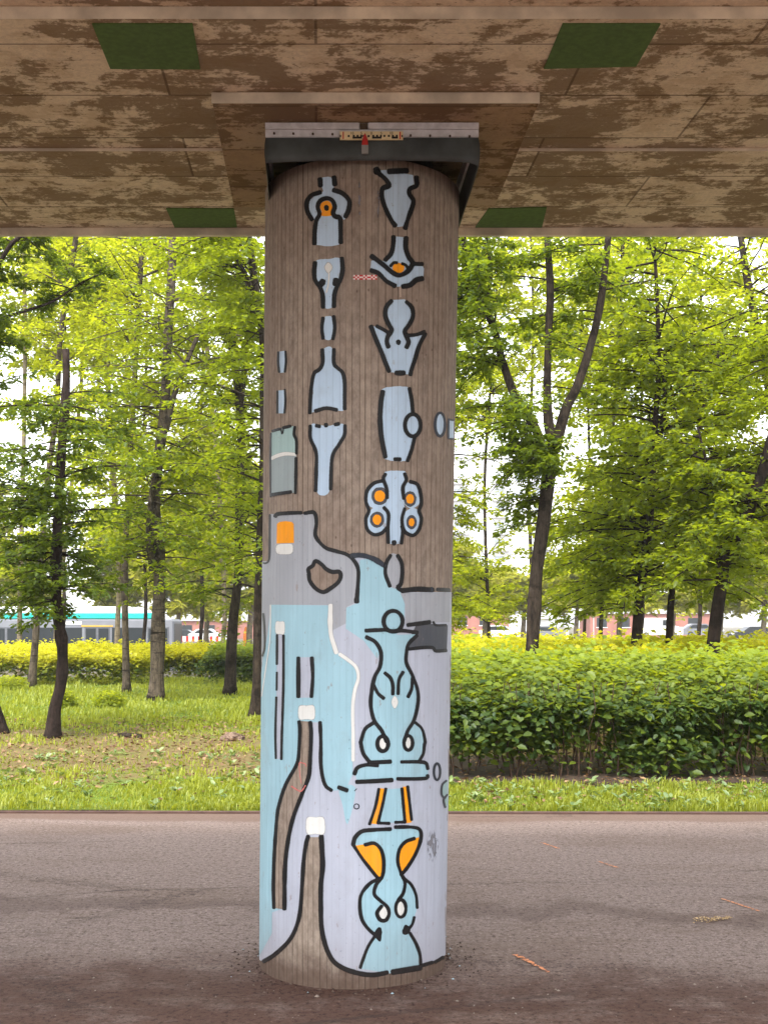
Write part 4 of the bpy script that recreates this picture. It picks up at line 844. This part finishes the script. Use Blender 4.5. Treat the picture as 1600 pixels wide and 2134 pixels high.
for i, (x, d, ya, yb, nb, lab) in enumerate(mid):
    make_tree(lab, [([(x, 1330), (x + 4, 1250), (x - 3, 1000), (x + 6, 700), (x, 470)], d, 9, 4)], [dict(y0=ya, y1=yb, nb=nb, L=2.7, leaf=.2, el=(-10, 40))], BARK_D, M_LEAF2, 80 + i, group='bright trees near the road')
# -- far trees beyond the road
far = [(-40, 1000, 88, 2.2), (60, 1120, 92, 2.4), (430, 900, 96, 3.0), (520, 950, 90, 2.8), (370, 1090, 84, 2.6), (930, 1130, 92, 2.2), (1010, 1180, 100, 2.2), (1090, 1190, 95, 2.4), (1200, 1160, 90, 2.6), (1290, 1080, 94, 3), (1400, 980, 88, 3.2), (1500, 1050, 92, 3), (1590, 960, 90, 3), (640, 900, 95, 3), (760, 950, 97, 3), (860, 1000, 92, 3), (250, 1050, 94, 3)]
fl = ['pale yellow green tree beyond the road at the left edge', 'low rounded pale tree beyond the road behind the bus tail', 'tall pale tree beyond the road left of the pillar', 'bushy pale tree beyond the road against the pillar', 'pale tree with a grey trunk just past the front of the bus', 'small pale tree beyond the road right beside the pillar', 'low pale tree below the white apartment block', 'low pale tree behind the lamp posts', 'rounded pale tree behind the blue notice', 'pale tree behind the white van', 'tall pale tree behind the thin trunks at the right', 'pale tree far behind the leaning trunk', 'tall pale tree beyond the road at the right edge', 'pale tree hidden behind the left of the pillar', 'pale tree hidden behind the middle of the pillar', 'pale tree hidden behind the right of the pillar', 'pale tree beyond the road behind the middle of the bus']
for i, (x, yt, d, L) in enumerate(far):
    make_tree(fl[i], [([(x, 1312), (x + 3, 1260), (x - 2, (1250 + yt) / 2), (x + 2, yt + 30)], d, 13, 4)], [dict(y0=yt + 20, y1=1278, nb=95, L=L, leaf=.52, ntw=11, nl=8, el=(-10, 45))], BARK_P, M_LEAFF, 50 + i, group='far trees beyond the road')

# -- hedges
def hedge(name, label, x0, x1, y0, y1, h, n, leaf, mat, seed, zlow=.12, stems=0, hy=0.0, six=False, slope=None, topm=.5, drop=.25, ythr=.72):
    rs = np.random.RandomState(seed); root = empty(name, ((x0 + x1) / 2, y0, 0), label, 'hedge', None)
    def H(x, y): return np.array([h * (1 - drop * max(0, 1 - (b - y0) / 1.9) ** 2) + hy * (b - y0) + .13 * mnoise.noise(Vector((a * .9, b * .9, seed))) + .07 * mnoise.noise(Vector((a * 3.1, b * 3.1, seed + 5))) for a, b in zip(x, y)])
    nt_ = int(n * topm); nf = n - nt_
    x = rs.uniform(x0, x1, nt_); y = y0 + (y1 - y0) * rs.rand(nt_) ** 1.6
    z = H(x, y) - np.abs(rs.normal(0, .10, nt_)) + (rs.rand(nt_) < .13) * rs.uniform(0, .2, nt_); N1 = np.stack([rs.normal(0, .4, nt_), rs.normal(-.25, .4, nt_), np.ones(nt_)], 1)
    ns = max(8, nf // 11); u = rs.rand(ns) ** .62; cx_ = rs.uniform(x0, x1, ns); cz = zlow + (h * (1 - drop) - zlow) * u
    lump = np.array([mnoise.noise(Vector((a * 1.5, 0, c * 2.0 + seed))) + .5 * mnoise.noise(Vector((a * 5, 4, c * 5 + seed))) for a, c in zip(cx_, cz)])
    cy_ = y0 + .20 - .34 * lump + .42 * np.clip(.55 - u, 0, 1) + np.abs(rs.normal(0, .18, ns)); ok = rs.rand(ns) < np.clip(-.12 + lump * 1.3 + u * 1.3, .02, 1)
    cx_, cy_, cz = cx_[ok], cy_[ok], cz[ok]; ns = len(cx_); q = 11; spread = leaf * 1.5
    off = rs.normal(0, 1, (ns, q, 3)) * np.array([spread, spread * .8, spread * .42]); off[..., 2] -= .18 * np.abs(off[..., 0]) + .25 * np.clip(-off[..., 1], 0, 1)
    xf = (cx_[:, None] + off[..., 0]).ravel(); yf = (cy_[:, None] + off[..., 1]).ravel(); zf = np.maximum((cz[:, None] + off[..., 2]).ravel(), .03); nf = len(xf)
    N2 = np.stack([rs.normal(0, .35, nf), rs.normal(-.45, .35, nf), np.full(nf, .9)], 1)
    # the two ends
    P = np.vstack([np.stack([x, y, z], 1), np.stack([xf, yf, zf], 1)]); N = np.vstack([N1, N2]); k = len(P)
    a = rs.uniform(0, 2 * math.pi, k); D = np.stack([np.cos(a), np.sin(a) - .35, rs.normal(-.15, .35, k)], 1); D -= N * (np.sum(D * N, 1) / np.sum(N * N, 1))[:, None]
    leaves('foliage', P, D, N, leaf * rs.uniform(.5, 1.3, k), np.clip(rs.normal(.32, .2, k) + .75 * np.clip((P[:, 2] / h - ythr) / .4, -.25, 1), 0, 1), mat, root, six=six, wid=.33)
    if stems:
        b = MB()
        for _ in range(stems):
            sx = rs.uniform(x0, x1); sy = y0 + .12 + rs.rand() ** 1.3 * 1.9; q = [(sx, sy, -.02)]
            for j in range(4): q.append((q[-1][0] + rs.normal(0, .045), q[-1][1] + rs.normal(0, .04), q[-1][2] + h * .21))
            b.tube(q, list(np.linspace(rs.uniform(.006, .012), .004, 5)), 5, cap=False)
        b.obj('stems', plain('stem_bark', srgb(70, 50, 36), .9, .4, 30), root)
    return root
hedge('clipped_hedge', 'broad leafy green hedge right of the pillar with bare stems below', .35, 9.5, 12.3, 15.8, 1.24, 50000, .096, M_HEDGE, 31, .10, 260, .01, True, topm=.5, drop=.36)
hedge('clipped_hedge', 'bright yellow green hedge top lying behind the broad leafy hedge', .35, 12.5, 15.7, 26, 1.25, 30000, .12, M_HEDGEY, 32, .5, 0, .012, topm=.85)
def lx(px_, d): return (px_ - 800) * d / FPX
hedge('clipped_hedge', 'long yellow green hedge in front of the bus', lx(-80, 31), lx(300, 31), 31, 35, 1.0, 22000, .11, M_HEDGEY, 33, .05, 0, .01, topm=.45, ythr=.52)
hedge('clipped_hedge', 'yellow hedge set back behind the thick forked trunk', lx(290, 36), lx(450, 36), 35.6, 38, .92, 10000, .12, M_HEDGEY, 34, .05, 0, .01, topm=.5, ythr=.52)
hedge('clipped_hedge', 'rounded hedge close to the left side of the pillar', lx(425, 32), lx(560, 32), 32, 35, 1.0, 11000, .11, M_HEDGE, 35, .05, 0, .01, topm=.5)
def bush(label, pxx, py, w_, h_, seed):
    d = CAMZ * FPX / (py - HOR); rs = np.random.RandomState(seed); n = 900; c = np.array([(pxx - 800) * d / FPX, d, 0])
    v = unit(rs.normal(0, 1, (n, 3))); v[:, 2] = np.abs(v[:, 2]); rr = rs.rand(n) ** .45; P = c + v * rr[:, None] * np.array([w_, w_, h_]); P[:, 2] += .04
    root = empty('low_bush', tuple(c), label, 'bush', 'low bushes in the grass'); a = rs.uniform(0, 6.3, n)
    leaves('foliage', P, np.stack([np.cos(a), np.sin(a), rs.normal(.3, .4, n)], 1), v + np.array([0, 0, .6]), np.full(n, .085) * rs.uniform(.6, 1.2, n), rs.normal(.5, .2, n), M_LEAF2, root)
    b = MB()
    for k in range(7): t = rs.uniform(0, 6.3); b.tube([tuple(c), tuple(c + np.array([math.cos(t) * w_ * .5, math.sin(t) * w_ * .5, h_ * .7]))], [.008, .003], 4, cap=False)
    b.obj('stems', BARK_D, root)
bush('small bright bush in the grass behind the knotted trunk', 132, 1478, .28, .34, 3)
bush('small bright bush in the grass left of the thick forked trunk', 227, 1476, .33, .30, 4)
bush('dark little bush at the far left of the lawn', 20, 1440, .5, .35, 5)

# -- grass and weeds
def grass(name, label, n, x0, x1, yf, hgt, seed, mat, wid=.006, dens=None):
    rs = np.random.RandomState(seed); y = yf(rs.rand(n)); hw = .46 * y + .8; x = rs.uniform(-1, 1, n) * hw
    P = np.stack([x, y + (path_edge(x) - 10.18), np.full(n, .01)], 1)
    if dens is not None: P = P[dens(P, rs)]
    n = len(P); a = rs.uniform(0, 6.283, n); pat = np.array([mnoise.noise(Vector((p[0] * 1.3, p[1] * .9, 8))) + .6 * mnoise.noise(Vector((p[0] * 5, p[1] * 4, 2))) for p in P]); L = hgt * rs.uniform(.3, 1.4, n) * np.clip(1 + 1.1 * pat, .35, 2.2); le = rs.uniform(.1, .9, n)[:, None]; W = wid * rs.uniform(.6, 1.4, n)[:, None] * (1 + P[:, 1:2] / 25)
    S = np.stack([np.cos(a), np.sin(a), 0 * a], 1); B = np.stack([np.cos(a + 1.3), np.sin(a + 1.3), 0 * a], 1); U = np.array([0, 0, 1.])
    mid = P + (U * .55 + B * le * .22) * L[:, None]; tip = P + (U * (1 - .45 * le) + B * le * .75) * L[:, None]
    V = np.stack([P - S * W, P + S * W, mid + S * W * .7, tip, mid - S * W * .7], 1).reshape(-1, 3); b = (np.arange(n) * 5)[:, None]
    F = b + np.array([[0, 1, 2, 4]]); F3 = b + np.array([[4, 2, 3]])
    Fl = np.concatenate([np.concatenate([F, ], 0), np.concatenate([F3, F3[:, 2:3]], 1)]) if False else None
    F4 = np.concatenate([b + np.array([[0, 1, 2]]), b + np.array([[0, 2, 4]]), b + np.array([[4, 2, 3]])])
    o = fast(name, V, F4, mat, attrs={'tint': np.repeat(np.clip(.5 + .35 * pat + rs.normal(0, .22, n), 0, 1), 5)})
    return tag(o, label, 'grass', None, 'stuff')
M_GR = leaf_mat('grass_blade', (.08, .12, .008), (.34, .37, .05), (.56, .58, .035), .42, .02)
def litter_dens(P, rs):
    k = np.array([mnoise.noise(Vector((a * .9, b * .9, 1))) for a, b in P[:, :2]]); mid = np.clip((P[:, 1] - 11.2) / 2, 0, 1) * np.clip((21 - P[:, 1]) / 4, 0, 1)
    hedge_ = (P[:, 0] > .35) & (P[:, 1] > 12.05)
    return (rs.rand(len(P)) < np.clip(1 - .72 * mid + k * .9, .08, 1)) & ~hedge_
grass('grass', 'bright short grass along the far edge of the path', 33000, 0, 0, lambda u: 10.27 + 1.6 * u ** 1.2, .065, 41, M_GR, .0055, litter_dens)
grass('grass', 'patchy grass among brown leaf litter under the trees', 76000, 0, 0, lambda u: 11.5 + 9 * u, .055, 42, M_GR, .006, litter_dens)
grass('grass', 'sunny long grass in front of the far hedges', 86000, 0, 0, lambda u: 18 + 17 * u, .10, 43, M_GR, .008, litter_dens)
rs = np.random.RandomState(44); P = []; D = []; N = []; L = []; T = []
for _ in range(300):
    x = rs.uniform(-4.2, 4.4); y = path_edge(x) + rs.uniform(.15, 1.9 if x > .3 else 4.5); 
    for k in range(rs.randint(4, 9)):
        a = rs.uniform(0, 6.3); P.append((x, y, .015 + rs.uniform(0, .05))); D.append((math.cos(a), math.sin(a), rs.uniform(.1, .9))); N.append((rs.normal(0, .3), rs.normal(0, .3), 1)); L.append(rs.uniform(.035, .095)); T.append(rs.rand())
tag(leaves('weeds', np.array(P), np.array(D), np.array(N), np.array(L), np.array(T), leaf_mat('weed_leaf', (.09, .15, .03), (.24, .31, .10), (.30, .38, .06), .3, .06), six=True, wid=.26), 'broad leaved weeds scattered through the grass verge', 'weeds', None, 'stuff')
# leaf litter flakes
rs = np.random.RandomState(45); n = 9000; y = 10.4 + 10 * rs.rand(n) ** .8; x = rs.uniform(-1, 1, n) * (.36 * y + .5); a = rs.uniform(0, 6.3, n)
ok = ~((x < .3) & (y < 11.6) & (rs.rand(n) < .85)); x, y, a = x[ok], y[ok], a[ok]; n = len(x)
tag(leaves('leaf_litter', np.stack([x, y, .02 + rs.rand(n) * .03], 1), np.stack([np.cos(a), np.sin(a), rs.normal(0, .3, n)], 1), np.stack([rs.normal(0, .4, n), rs.normal(0, .4, n), np.ones(n)], 1), rs.uniform(.03, .09, n), rs.rand(n),
    leaf_mat('dry_leaf', (.10, .05, .025), (.34, .22, .12), (.2, .1, .04), .2, .02)), 'brown dry leaves lying under the trees', 'leaf litter', None, 'stuff')
sheet('soil', .3, 10, lambda x: 11.9 + .12 * math.sin(x * 2), lambda x: 14.4, .024, plain('hedge_soil', (.055, .032, .02, 1), .95, .5, 8), 30, 6, .02)
# grit and crumbs on the path
rs = np.random.RandomState(46); b = MB()
for _ in range(260):
    y = rs.uniform(4.9, 9.9); x = rs.uniform(-.34, .34) * y; r = rs.uniform(.003, .009) * (1 if rs.rand() < .9 else 1.8); a = rs.uniform(0, 3)
    ca, sa = math.cos(a) * r, math.sin(a) * r
    b.add([(x - ca, y - sa, .001), (x + sa * .6, y - ca * .6, .001), (x + ca, y + sa, .001), (x - sa * .6, y + ca * .6, .001), (x, y, .001 + r * .7)], [[0, 1, 4], [1, 2, 4], [2, 3, 4], [3, 0, 4]])
tag(b.obj('grit', plain('pale_grit', srgb(150, 136, 124), .9, .4, 30)), 'pale grit and crumbs scattered on the asphalt', 'grit', None, 'stuff')
rs = np.random.RandomState(47); P = []
for _ in range(170):
    u = rs.rand(); q = gpt(1447 + 75 * u, 1921 - 5 * u + rs.normal(0, 3.2) * (1 - .5 * u)); P.append(q + np.array([0, 0, .002 + .004 * rs.rand()]))
P = np.array(P); n = len(P); a = rs.uniform(0, 6.3, n)
tag(leaves('leaf_drift', P, np.stack([np.cos(a), np.sin(a), rs.normal(0, .2, n)], 1), np.stack([rs.normal(0, .3, n), rs.normal(0, .3, n), np.ones(n)], 1), rs.uniform(.008, .02, n), rs.rand(n), leaf_mat('tan_crumb', (.40, .27, .13), (.66, .48, .27), (.2, .14, .05), .05, .0)), 'small tan drift of blossom crumbs on the asphalt at the right', 'leaf drift', None, 'stuff')
rs = np.random.RandomState(48); b = MB()
for _ in range(420):
    a = rs.uniform(0, 6.283); rr = .46 + abs(rs.normal(0, .09)); x, y = COLX + rr * math.sin(a), COLD + rr * math.cos(a); r = rs.uniform(.003, .011); t = rs.uniform(0, 3); ca, sa = math.cos(t) * r, math.sin(t) * r
    b.add([(x - ca, y - sa, .001), (x + sa * .6, y - ca * .6, .001), (x + ca, y + sa, .001), (x - sa * .6, y + ca * .6, .001), (x, y, .001 + r * .7)], [[0, 1, 4], [1, 2, 4], [2, 3, 4], [3, 0, 4]], 1 if rs.rand() < .04 else (2 if rs.rand() < .3 else 0))
tag(b.obj('crumbs', [plain('dark_crumb', srgb(70, 52, 44), .9, .4, 30), plain('paint_flake', srgb(170, 196, 206), .7), plain('tan_grit', srgb(112, 94, 82), .9, .4, 30)]), 'crumbs of earth and pale blue paint flakes round the pillar foot', 'crumbs', None, 'stuff')
# log and stone
def lump(name, label, cat, pxx, py, sx, sy, sz, mat, seed):
    d = CAMZ * FPX / (py - HOR); bm = bmesh.new(); bmesh.ops.create_icosphere(bm, subdivisions=4, radius=1)
    for v in bm.verts:
        f = 1 + .28 * mnoise.noise(v.co * 1.7 + Vector((seed, 0, 0))) + .16 * mnoise.noise(v.co * 5 + Vector((seed, 3, 0)))
        v.co = Vector((v.co.x * sx * f, v.co.y * sy * f, v.co.z * sz * f + sz * .45))
    me = bpy.data.meshes.new(name); bm.to_mesh(me); bm.free(); me.materials.append(mat); o = bpy.data.objects.new(name, me); o.location = ((pxx - 800) * d / FPX, d, 0); link(o); tag(o, label, cat)
lump('stone', 'rough brown stone lying in the grass left of the pillar', 'stone', 484, 1545, .16, .14, .08, bark_mat('stone_brown', srgb(88, 70, 60), srgb(150, 128, 112)), 4)
lump('fallen_log', 'short weathered piece of log lying in the leaf litter', 'log', 270, 1538, .20, .09, .05, BARK_D, 9)

# ------------------------------------------------------------------ bus
m_bw = plain('bus_silver_paint', srgb(122, 124, 131), .45, .15, 1.5, 0, .3); m_teal = plain('bus_teal_paint', srgb(24, 176, 160), .35, .1, 1.5); m_white = plain('white_vehicle_paint', srgb(236, 238, 240), .3, .06, 1.5, 0, .5)
m_gl = NT('dark_window_glass'); m_gl.pbr(m_gl.mix(m_gl.noise(m_gl.pos(), .8, 4), (.025, .03, .035), (.03, .034, .036)), .3, spec=.1); m_gl = m_gl.m
m_tyre = plain('tyre_rubber', srgb(28, 28, 28), .85); m_rim = plain('wheel_rim', srgb(150, 152, 154), .4, .2, 9, .6); m_frame = plain('grey_frame', srgb(96, 98, 104), .5)
BD = 60.0; bz = ROADZ; bxr = lx(362, BD); bus = empty('city_bus', (bxr - 6, BD, bz), 'long silver bus with teal roof band passing behind the hedge', 'bus')
b = MB(); b.box(bxr - 12, bxr, BD, BD + 2.5, bz + .32, bz + 2.34, bev=.12); b.obj('body', m_bw, bus)
b = MB(); b.box(bxr - 11.9, bxr - 1.1, BD + .06, BD + 2.44, bz + 2.32, bz + 2.66, bev=.1); b.obj('roof_band', m_teal, bus)
b = MB(); b.prism([(bxr - 11.6, bz + 2.64), (bxr - 1.4, bz + 2.64), (bxr - 2.1, bz + 2.98), (bxr - 11.0, bz + 2.98)], BD + .15, BD + 2.35); b.obj('roof_cover', m_white, bus)
def wheel(x, y, z, r, wdt, parent):
    b = MB(); b.tube([(x, y, z), (x, y + wdt, z)], r, 20); t = b.obj('wheel', m_tyre, parent); b = MB(); b.tube([(x, y - .012, z), (x, y + .02, z)], r * .6, 14); b.obj('rim', m_rim, t)
doors = [(bxr - 4.55, bxr - 3.25), (bxr - 9.2, bxr - 7.9), (bxr - 1.35, bxr - .25)]
for a, c in doors:
    b = MB(); b.box(a, c, BD - .03, BD + .01, bz + .38, bz + 1.93); dr = b.obj('door', m_frame, bus)
    for k in (0, 1):
        b = MB(); w2 = (c - a) / 2; b.box(a + w2 * k + .07, a + w2 * (k + 1) - .07, BD - .045, BD - .028, bz + .5, bz + 1.86); b.obj('door_glass', m_gl, dr)
for a, c in ((bxr - 3.15, bxr - 1.45), (bxr - 5.9, bxr - 4.68), (bxr - 7.75, bxr - 6.0), (bxr - 10.6, bxr - 9.3), (bxr - 11.85, bxr - 10.7)):
    b = MB(); b.box(a, c, BD - .02, BD + .01, bz + .85, bz + 1.9); b.obj('window', m_gl, bus)
b = MB(); b.box(bxr - .02, bxr + .015, BD + .15, BD + 2.35, bz + .8, bz + 2.1); b.obj('windscreen', m_gl, bus)
b = MB(); b.box(bxr - 5.9, bxr - 4.7, BD - .02, BD + .01, bz + 2.06, bz + 2.22); b.obj('destination_display', plain('display_face', srgb(240, 240, 236), .5, .25, 14), bus)
b = MB(); b.box(bxr - 4.7, bxr - 3.1, BD - .035, BD + .01, bz + 1.95, bz + 2.01); b.obj('door_light_strip', plain('amber_strip', srgb(240, 170, 40), .5), bus)
for x in (bxr - 2.3, bxr - 8.6): wheel(x + (.0 if x > bxr - 5 else 1.75 - 3.0), BD - .01, bz + .48, .48, .28, bus)

# ------------------------------------------------------------------ cars, van
def car(label, pxx, top, d, Lc, Hc, paint_, van=False, name='parked_car', flip=1):
    z = CAMZ + (HOR - top) * d / FPX - Hc; x = (pxx - 800) * d / FPX; root = empty(name, (x, d, z), label, 'van' if van else 'car', 'vehicles parked beyond the road')
    X = lambda u: x + flip * (u - .5) * Lc; Zh = lambda v: z + v * Hc
    if van: body = [(0, .16), (1, .16), (1, .42), (.97, .52), (.82, .62), (.70, .97), (.66, 1), (.03, 1), (0, .9)]; win = [(.68, .62), (.79, .62), (.695, .9), (.56, .9), (.56, .62)]
    else: body = [(0, .2), (1, .2), (1, .5), (.96, .6), (.74, .66), (.6, .97), (.56, 1), (.28, 1), (.22, .97), (.06, .66), (0, .6)]; win = [(.14, .66), (.69, .66), (.58, .92), (.28, .92), (.24, .9)]
    b = MB(); b.prism([(X(u), Zh(v)) for u, v in body], d, d + 1.75); b.obj('body', paint_, root)
    b = MB(); b.prism([(X(u), Zh(v)) for u, v in win], d - .012, d + .01); b.obj('side_window', m_gl, root)
    for u in (.2, .8): wheel(X(u), d - .02, z + .32, .32, .2, root)
    b = MB(); u = .985 if True else 0; b.box(min(X(.955), X(1.004)), max(X(.955), X(1.004)), d - .012, d + .3, Zh(.46), Zh(.55)); b.obj('headlight', m_white, root)
m_cd = plain('dark_car_paint', srgb(38, 40, 46), .3, .1, 2, .2); m_cr = plain('red_car_paint', srgb(150, 30, 28), .3)
car('white car parked behind the red and white barrier', 432, 1311, 138, 4.5, 1.5, m_white)
car('dark car beside the white one, just past the bus front', 385, 1313, 141, 4.2, 1.45, m_cd)
car('white van parked behind the upright trunks at the right', 1375, 1288, 125, 4.9, 2.15, m_white, True, 'delivery_van')
car('pale car low behind the hedge, right of the pillar', 1045, 1303, 120, 4.4, 1.5, m_white)
car('silver car half hidden behind the leaning trunk', 1465, 1300, 128, 4.5, 1.5, m_bw)
car('grey car behind the hedge between the two lamp posts', 1130, 1305, 126, 4.3, 1.48, m_bw, flip=-1)
car('dark car low behind the hedge at the right edge', 1570, 1306, 122, 4.4, 1.48, m_cd, flip=-1)
# barrier of red and white boards
root = empty('road_barrier', (lx(410, 110), 110, ROADZ), 'low red and white striped barrier boards behind the hedge', 'barrier'); b = MB()
x = lx(362, 110); 
for k in range(16): b.box(x + .28 * k, x + .28 * k + .279, 110, 110.05, CAMZ - 37 * 110 / FPX, CAMZ - 26 * 110 / FPX, k % 2)
b.obj('board', [plain('barrier_red', srgb(216, 48, 40), .5), m_white], root)
for k in range(4): b = MB(); b.box(x + 1.4 * k + .1, x + 1.4 * k + .16, 110.051, 110.11, ROADZ, CAMZ - 26 * 110 / FPX); b.obj('post', m_frame, root)
# signs and posts
m_blue = plain('sign_blue', srgb(30, 84, 170), .4); m_post = plain('galvanised_post', srgb(190, 192, 192), .5, .15, 4, .2)
def sign(name, label, pxx, y0, y1, wpx, d, col, post_top=None):
    x = lx(pxx, d); z0 = CAMZ + (HOR - y1) * d / FPX; z1 = CAMZ + (HOR - y0) * d / FPX; hw = wpx * d / FPX / 2
    root = empty(name, (x, d, ROADZ), label, 'sign'); b = MB(); b.tube([(x, d + .06, ROADZ), (x, d + .06, z1 - .02)], .05, 10); b.obj('post', m_post, root)
    b = MB(); b.box(x - hw, x + hw, d - .02, d + .02, z0, z1, bev=.012); pn = b.obj('panel', col, root); return pn, x, z0, z1, hw
pn, x, z0, z1, hw = sign('road_sign', 'blue and white arrow sign on a post beyond the bus', 370, 1273, 1287, 13, 90, m_white)
b = MB(); b.prism([(x - hw * .8, z0 + .26), (x + hw * .2, z0 + .26), (x + hw * .2, z0 + .36), (x + hw * .8, (z0 + z1) / 2), (x + hw * .2, z0 + .15), (x + hw * .2, z0 + .2), (x - hw * .8, z0 + .2)], 90 - .03, 90 - .022)
b = MB(); zc = (z0 + z1) / 2; hh = (z1 - z0) / 2
b.prism([(x - hw * .8, zc - hh * .25), (x + hw * .1, zc - hh * .25), (x + hw * .1, zc - hh * .7), (x + hw * .85, zc), (x + hw * .1, zc + hh * .7), (x + hw * .1, zc + hh * .25), (x - hw * .8, zc + hh * .25)], 89.965, 89.979); b.obj('arrow', m_blue, pn)
sign('notice_board', 'dark blue notice board behind the hedge, right of the lamp posts', 1237, 1250, 1279, 18, 118, m_blue)
for pxx, y0, d, lab in ((1080, 1228, 105, 'short white post right of the pillar, near the big trunk'), (1182, 1118, 100, 'tall white lamp post between the big trunk and the upright trunks')):
    x = lx(pxx, d); zt = CAMZ + (HOR - y0) * d / FPX; root = empty('street_lamp', (x, d, ROADZ), lab, 'lamp post', 'lamp posts beyond the road')
    b = MB(); b.tube([(x, d, ROADZ), (x, d, ROADZ + 1), (x, d, zt)], [.16, .13, .11], 10); b.obj('post', m_white, root)
    b = MB(); b.box(x - .2, x + .9, d - .14, d + .14, zt - .02, zt + .12, bev=.04); b.obj('lamp_head', m_white, root)
# yellow cone beyond the hedge
b = MB(); d = 95; x = lx(512, d); z = CAMZ - 25 * d / FPX
root = empty('traffic_cone', (x, d, ROADZ), 'small orange and yellow marker behind the hedge left of the pillar', 'marker')
b.tube([(x, d, ROADZ), (x, d, z), (x, d, z + .35), (x, d, z + .72)], [.22, .2, .14, .05], 12); b.obj('cone', plain('marker_orange', srgb(250, 140, 20), .5), root)
b = MB(); b.tube([(x, d, z + .2), (x, d, z + .34)], [.178, .152], 12); b.obj('band', plain('marker_yellow', srgb(250, 220, 60), .5), root)
# overhead wires
b = MB()
for k in range(2):
    b.tube([(lx(-60, 75), 75, CAMZ + (392 - 7 * k) * 75 / FPX), (lx(150, 75), 75, CAMZ + (400 - 7 * k) * 75 / FPX), (lx(560, 75), 75, CAMZ + (372 - 7 * k) * 75 / FPX)], .022, 5)
tag(b.obj('overhead_wire', plain('wire_grey', srgb(120, 120, 124), .6)), 'pair of thin overhead wires crossing the sky gap at left', 'wire')

# ------------------------------------------------------------------ buildings
m_wall = plain('white_render', srgb(236, 236, 238), .8, .05, .3); m_brick = plain('red_wall', srgb(158, 106, 94), .85, .2, .8); m_wg = plain('window_glass_pale', srgb(176, 182, 188), .3, .2, .5)
m_slab = plain('balcony_concrete', srgb(200, 200, 204), .8, .08, .5)
d = 210; x0, x1 = lx(930, d), lx(1150, d); root = empty('apartment_block', ((x0 + x1) / 2, d, ROADZ), 'tall white apartment block with balconies glimpsed beyond the trees', 'building')
top = CAMZ + (HOR - 955) * d / FPX
b = MB(); b.box(x0, x1, d, d + 14, ROADZ, top); b.obj('wall', m_wall, root); b = MB(); b.box(x0 - .4, x1 + .4, d - .4, d + 14.4, top + .01, top + .5); b.obj('roof', m_slab, root)
fl_ = int((top - ROADZ) / 3)
for k in range(1, fl_):
    zf = ROADZ + 3 * k + .6
    for j in range(5):
        xa = x0 + 1.2 + j * 3.6
        if j % 2 == 0:
            b = MB(); b.box(xa - .3, xa + 2.9, d - 1.2, d - .005, zf - .6, zf - .42); b.box(xa - .3, xa + 2.9, d - 1.2, d - 1.12, zf - .41, zf + .5); b.box(xa - .3, xa - .22, d - 1.11, d - .005, zf - .41, zf + .5); b.box(xa + 2.82, xa + 2.9, d - 1.11, d - .005, zf - .41, zf + .5); b.obj('balcony', m_slab, root)
        b = MB(); b.box(xa + .2, xa + 1.9, d - .06, d + .01, zf + (.1 if j % 2 else -.4), zf + 1.6); b.obj('window', m_wg, root)
def low_building(label, p0, p1, topy, d):
    x0, x1 = lx(p0, d), lx(p1, d); zt = CAMZ + (HOR - topy) * d / FPX; root = empty('brick_building', ((x0 + x1) / 2, d, ROADZ), label, 'building')
    b = MB(); b.box(x0, x1, d, d + 9, ROADZ, zt); b.obj('wall', m_brick, root); b = MB(); b.box(x0 - .3, x1 + .3, d - .3, d + 9.3, zt + .005, zt + .3); b.obj('roof', m_slab, root)
    n = int((x1 - x0) / 3.2)
    for k in range(n):
        b = MB(); b.box(x0 + .9 + 3.2 * k, x0 + 2.3 + 3.2 * k, d - .05, d + .01, zt - 1.9, zt - .6); w_ = b.obj('window', m_gl, root)
        b = MB(); b.box(x0 + .8 + 3.2 * k, x0 + 2.4 + 3.2 * k, d - .1, d + .005, zt - 2.0, zt - 1.905); b.obj('sill', m_white, w_)
low_building('low red walled building past the front of the bus', 366, 545, 1294, 165)
low_building('low red walled building beyond the vehicles at the right', 1230, 1500, 1279, 165)
low_building('low red walled building glimpsed right beside the pillar', 940, 1060, 1276, 170)

# ------------------------------------------------------------------ thin summer haze over the far side of the road
b = MB(); b.box(-410, 410, -70, 710, ROADZ - 1.1, 45)
hz = NT('haze_air'); vp = hz.n('VolumePrincipled', None, {'Color': (1, 1, 1, 1), 'Density': .0006, 'Anisotropy': .3}); hz.t.links.new(vp.outputs[0], hz.out.inputs['Volume'])
tag(b.obj('haze', hz.m), kind='stuff')
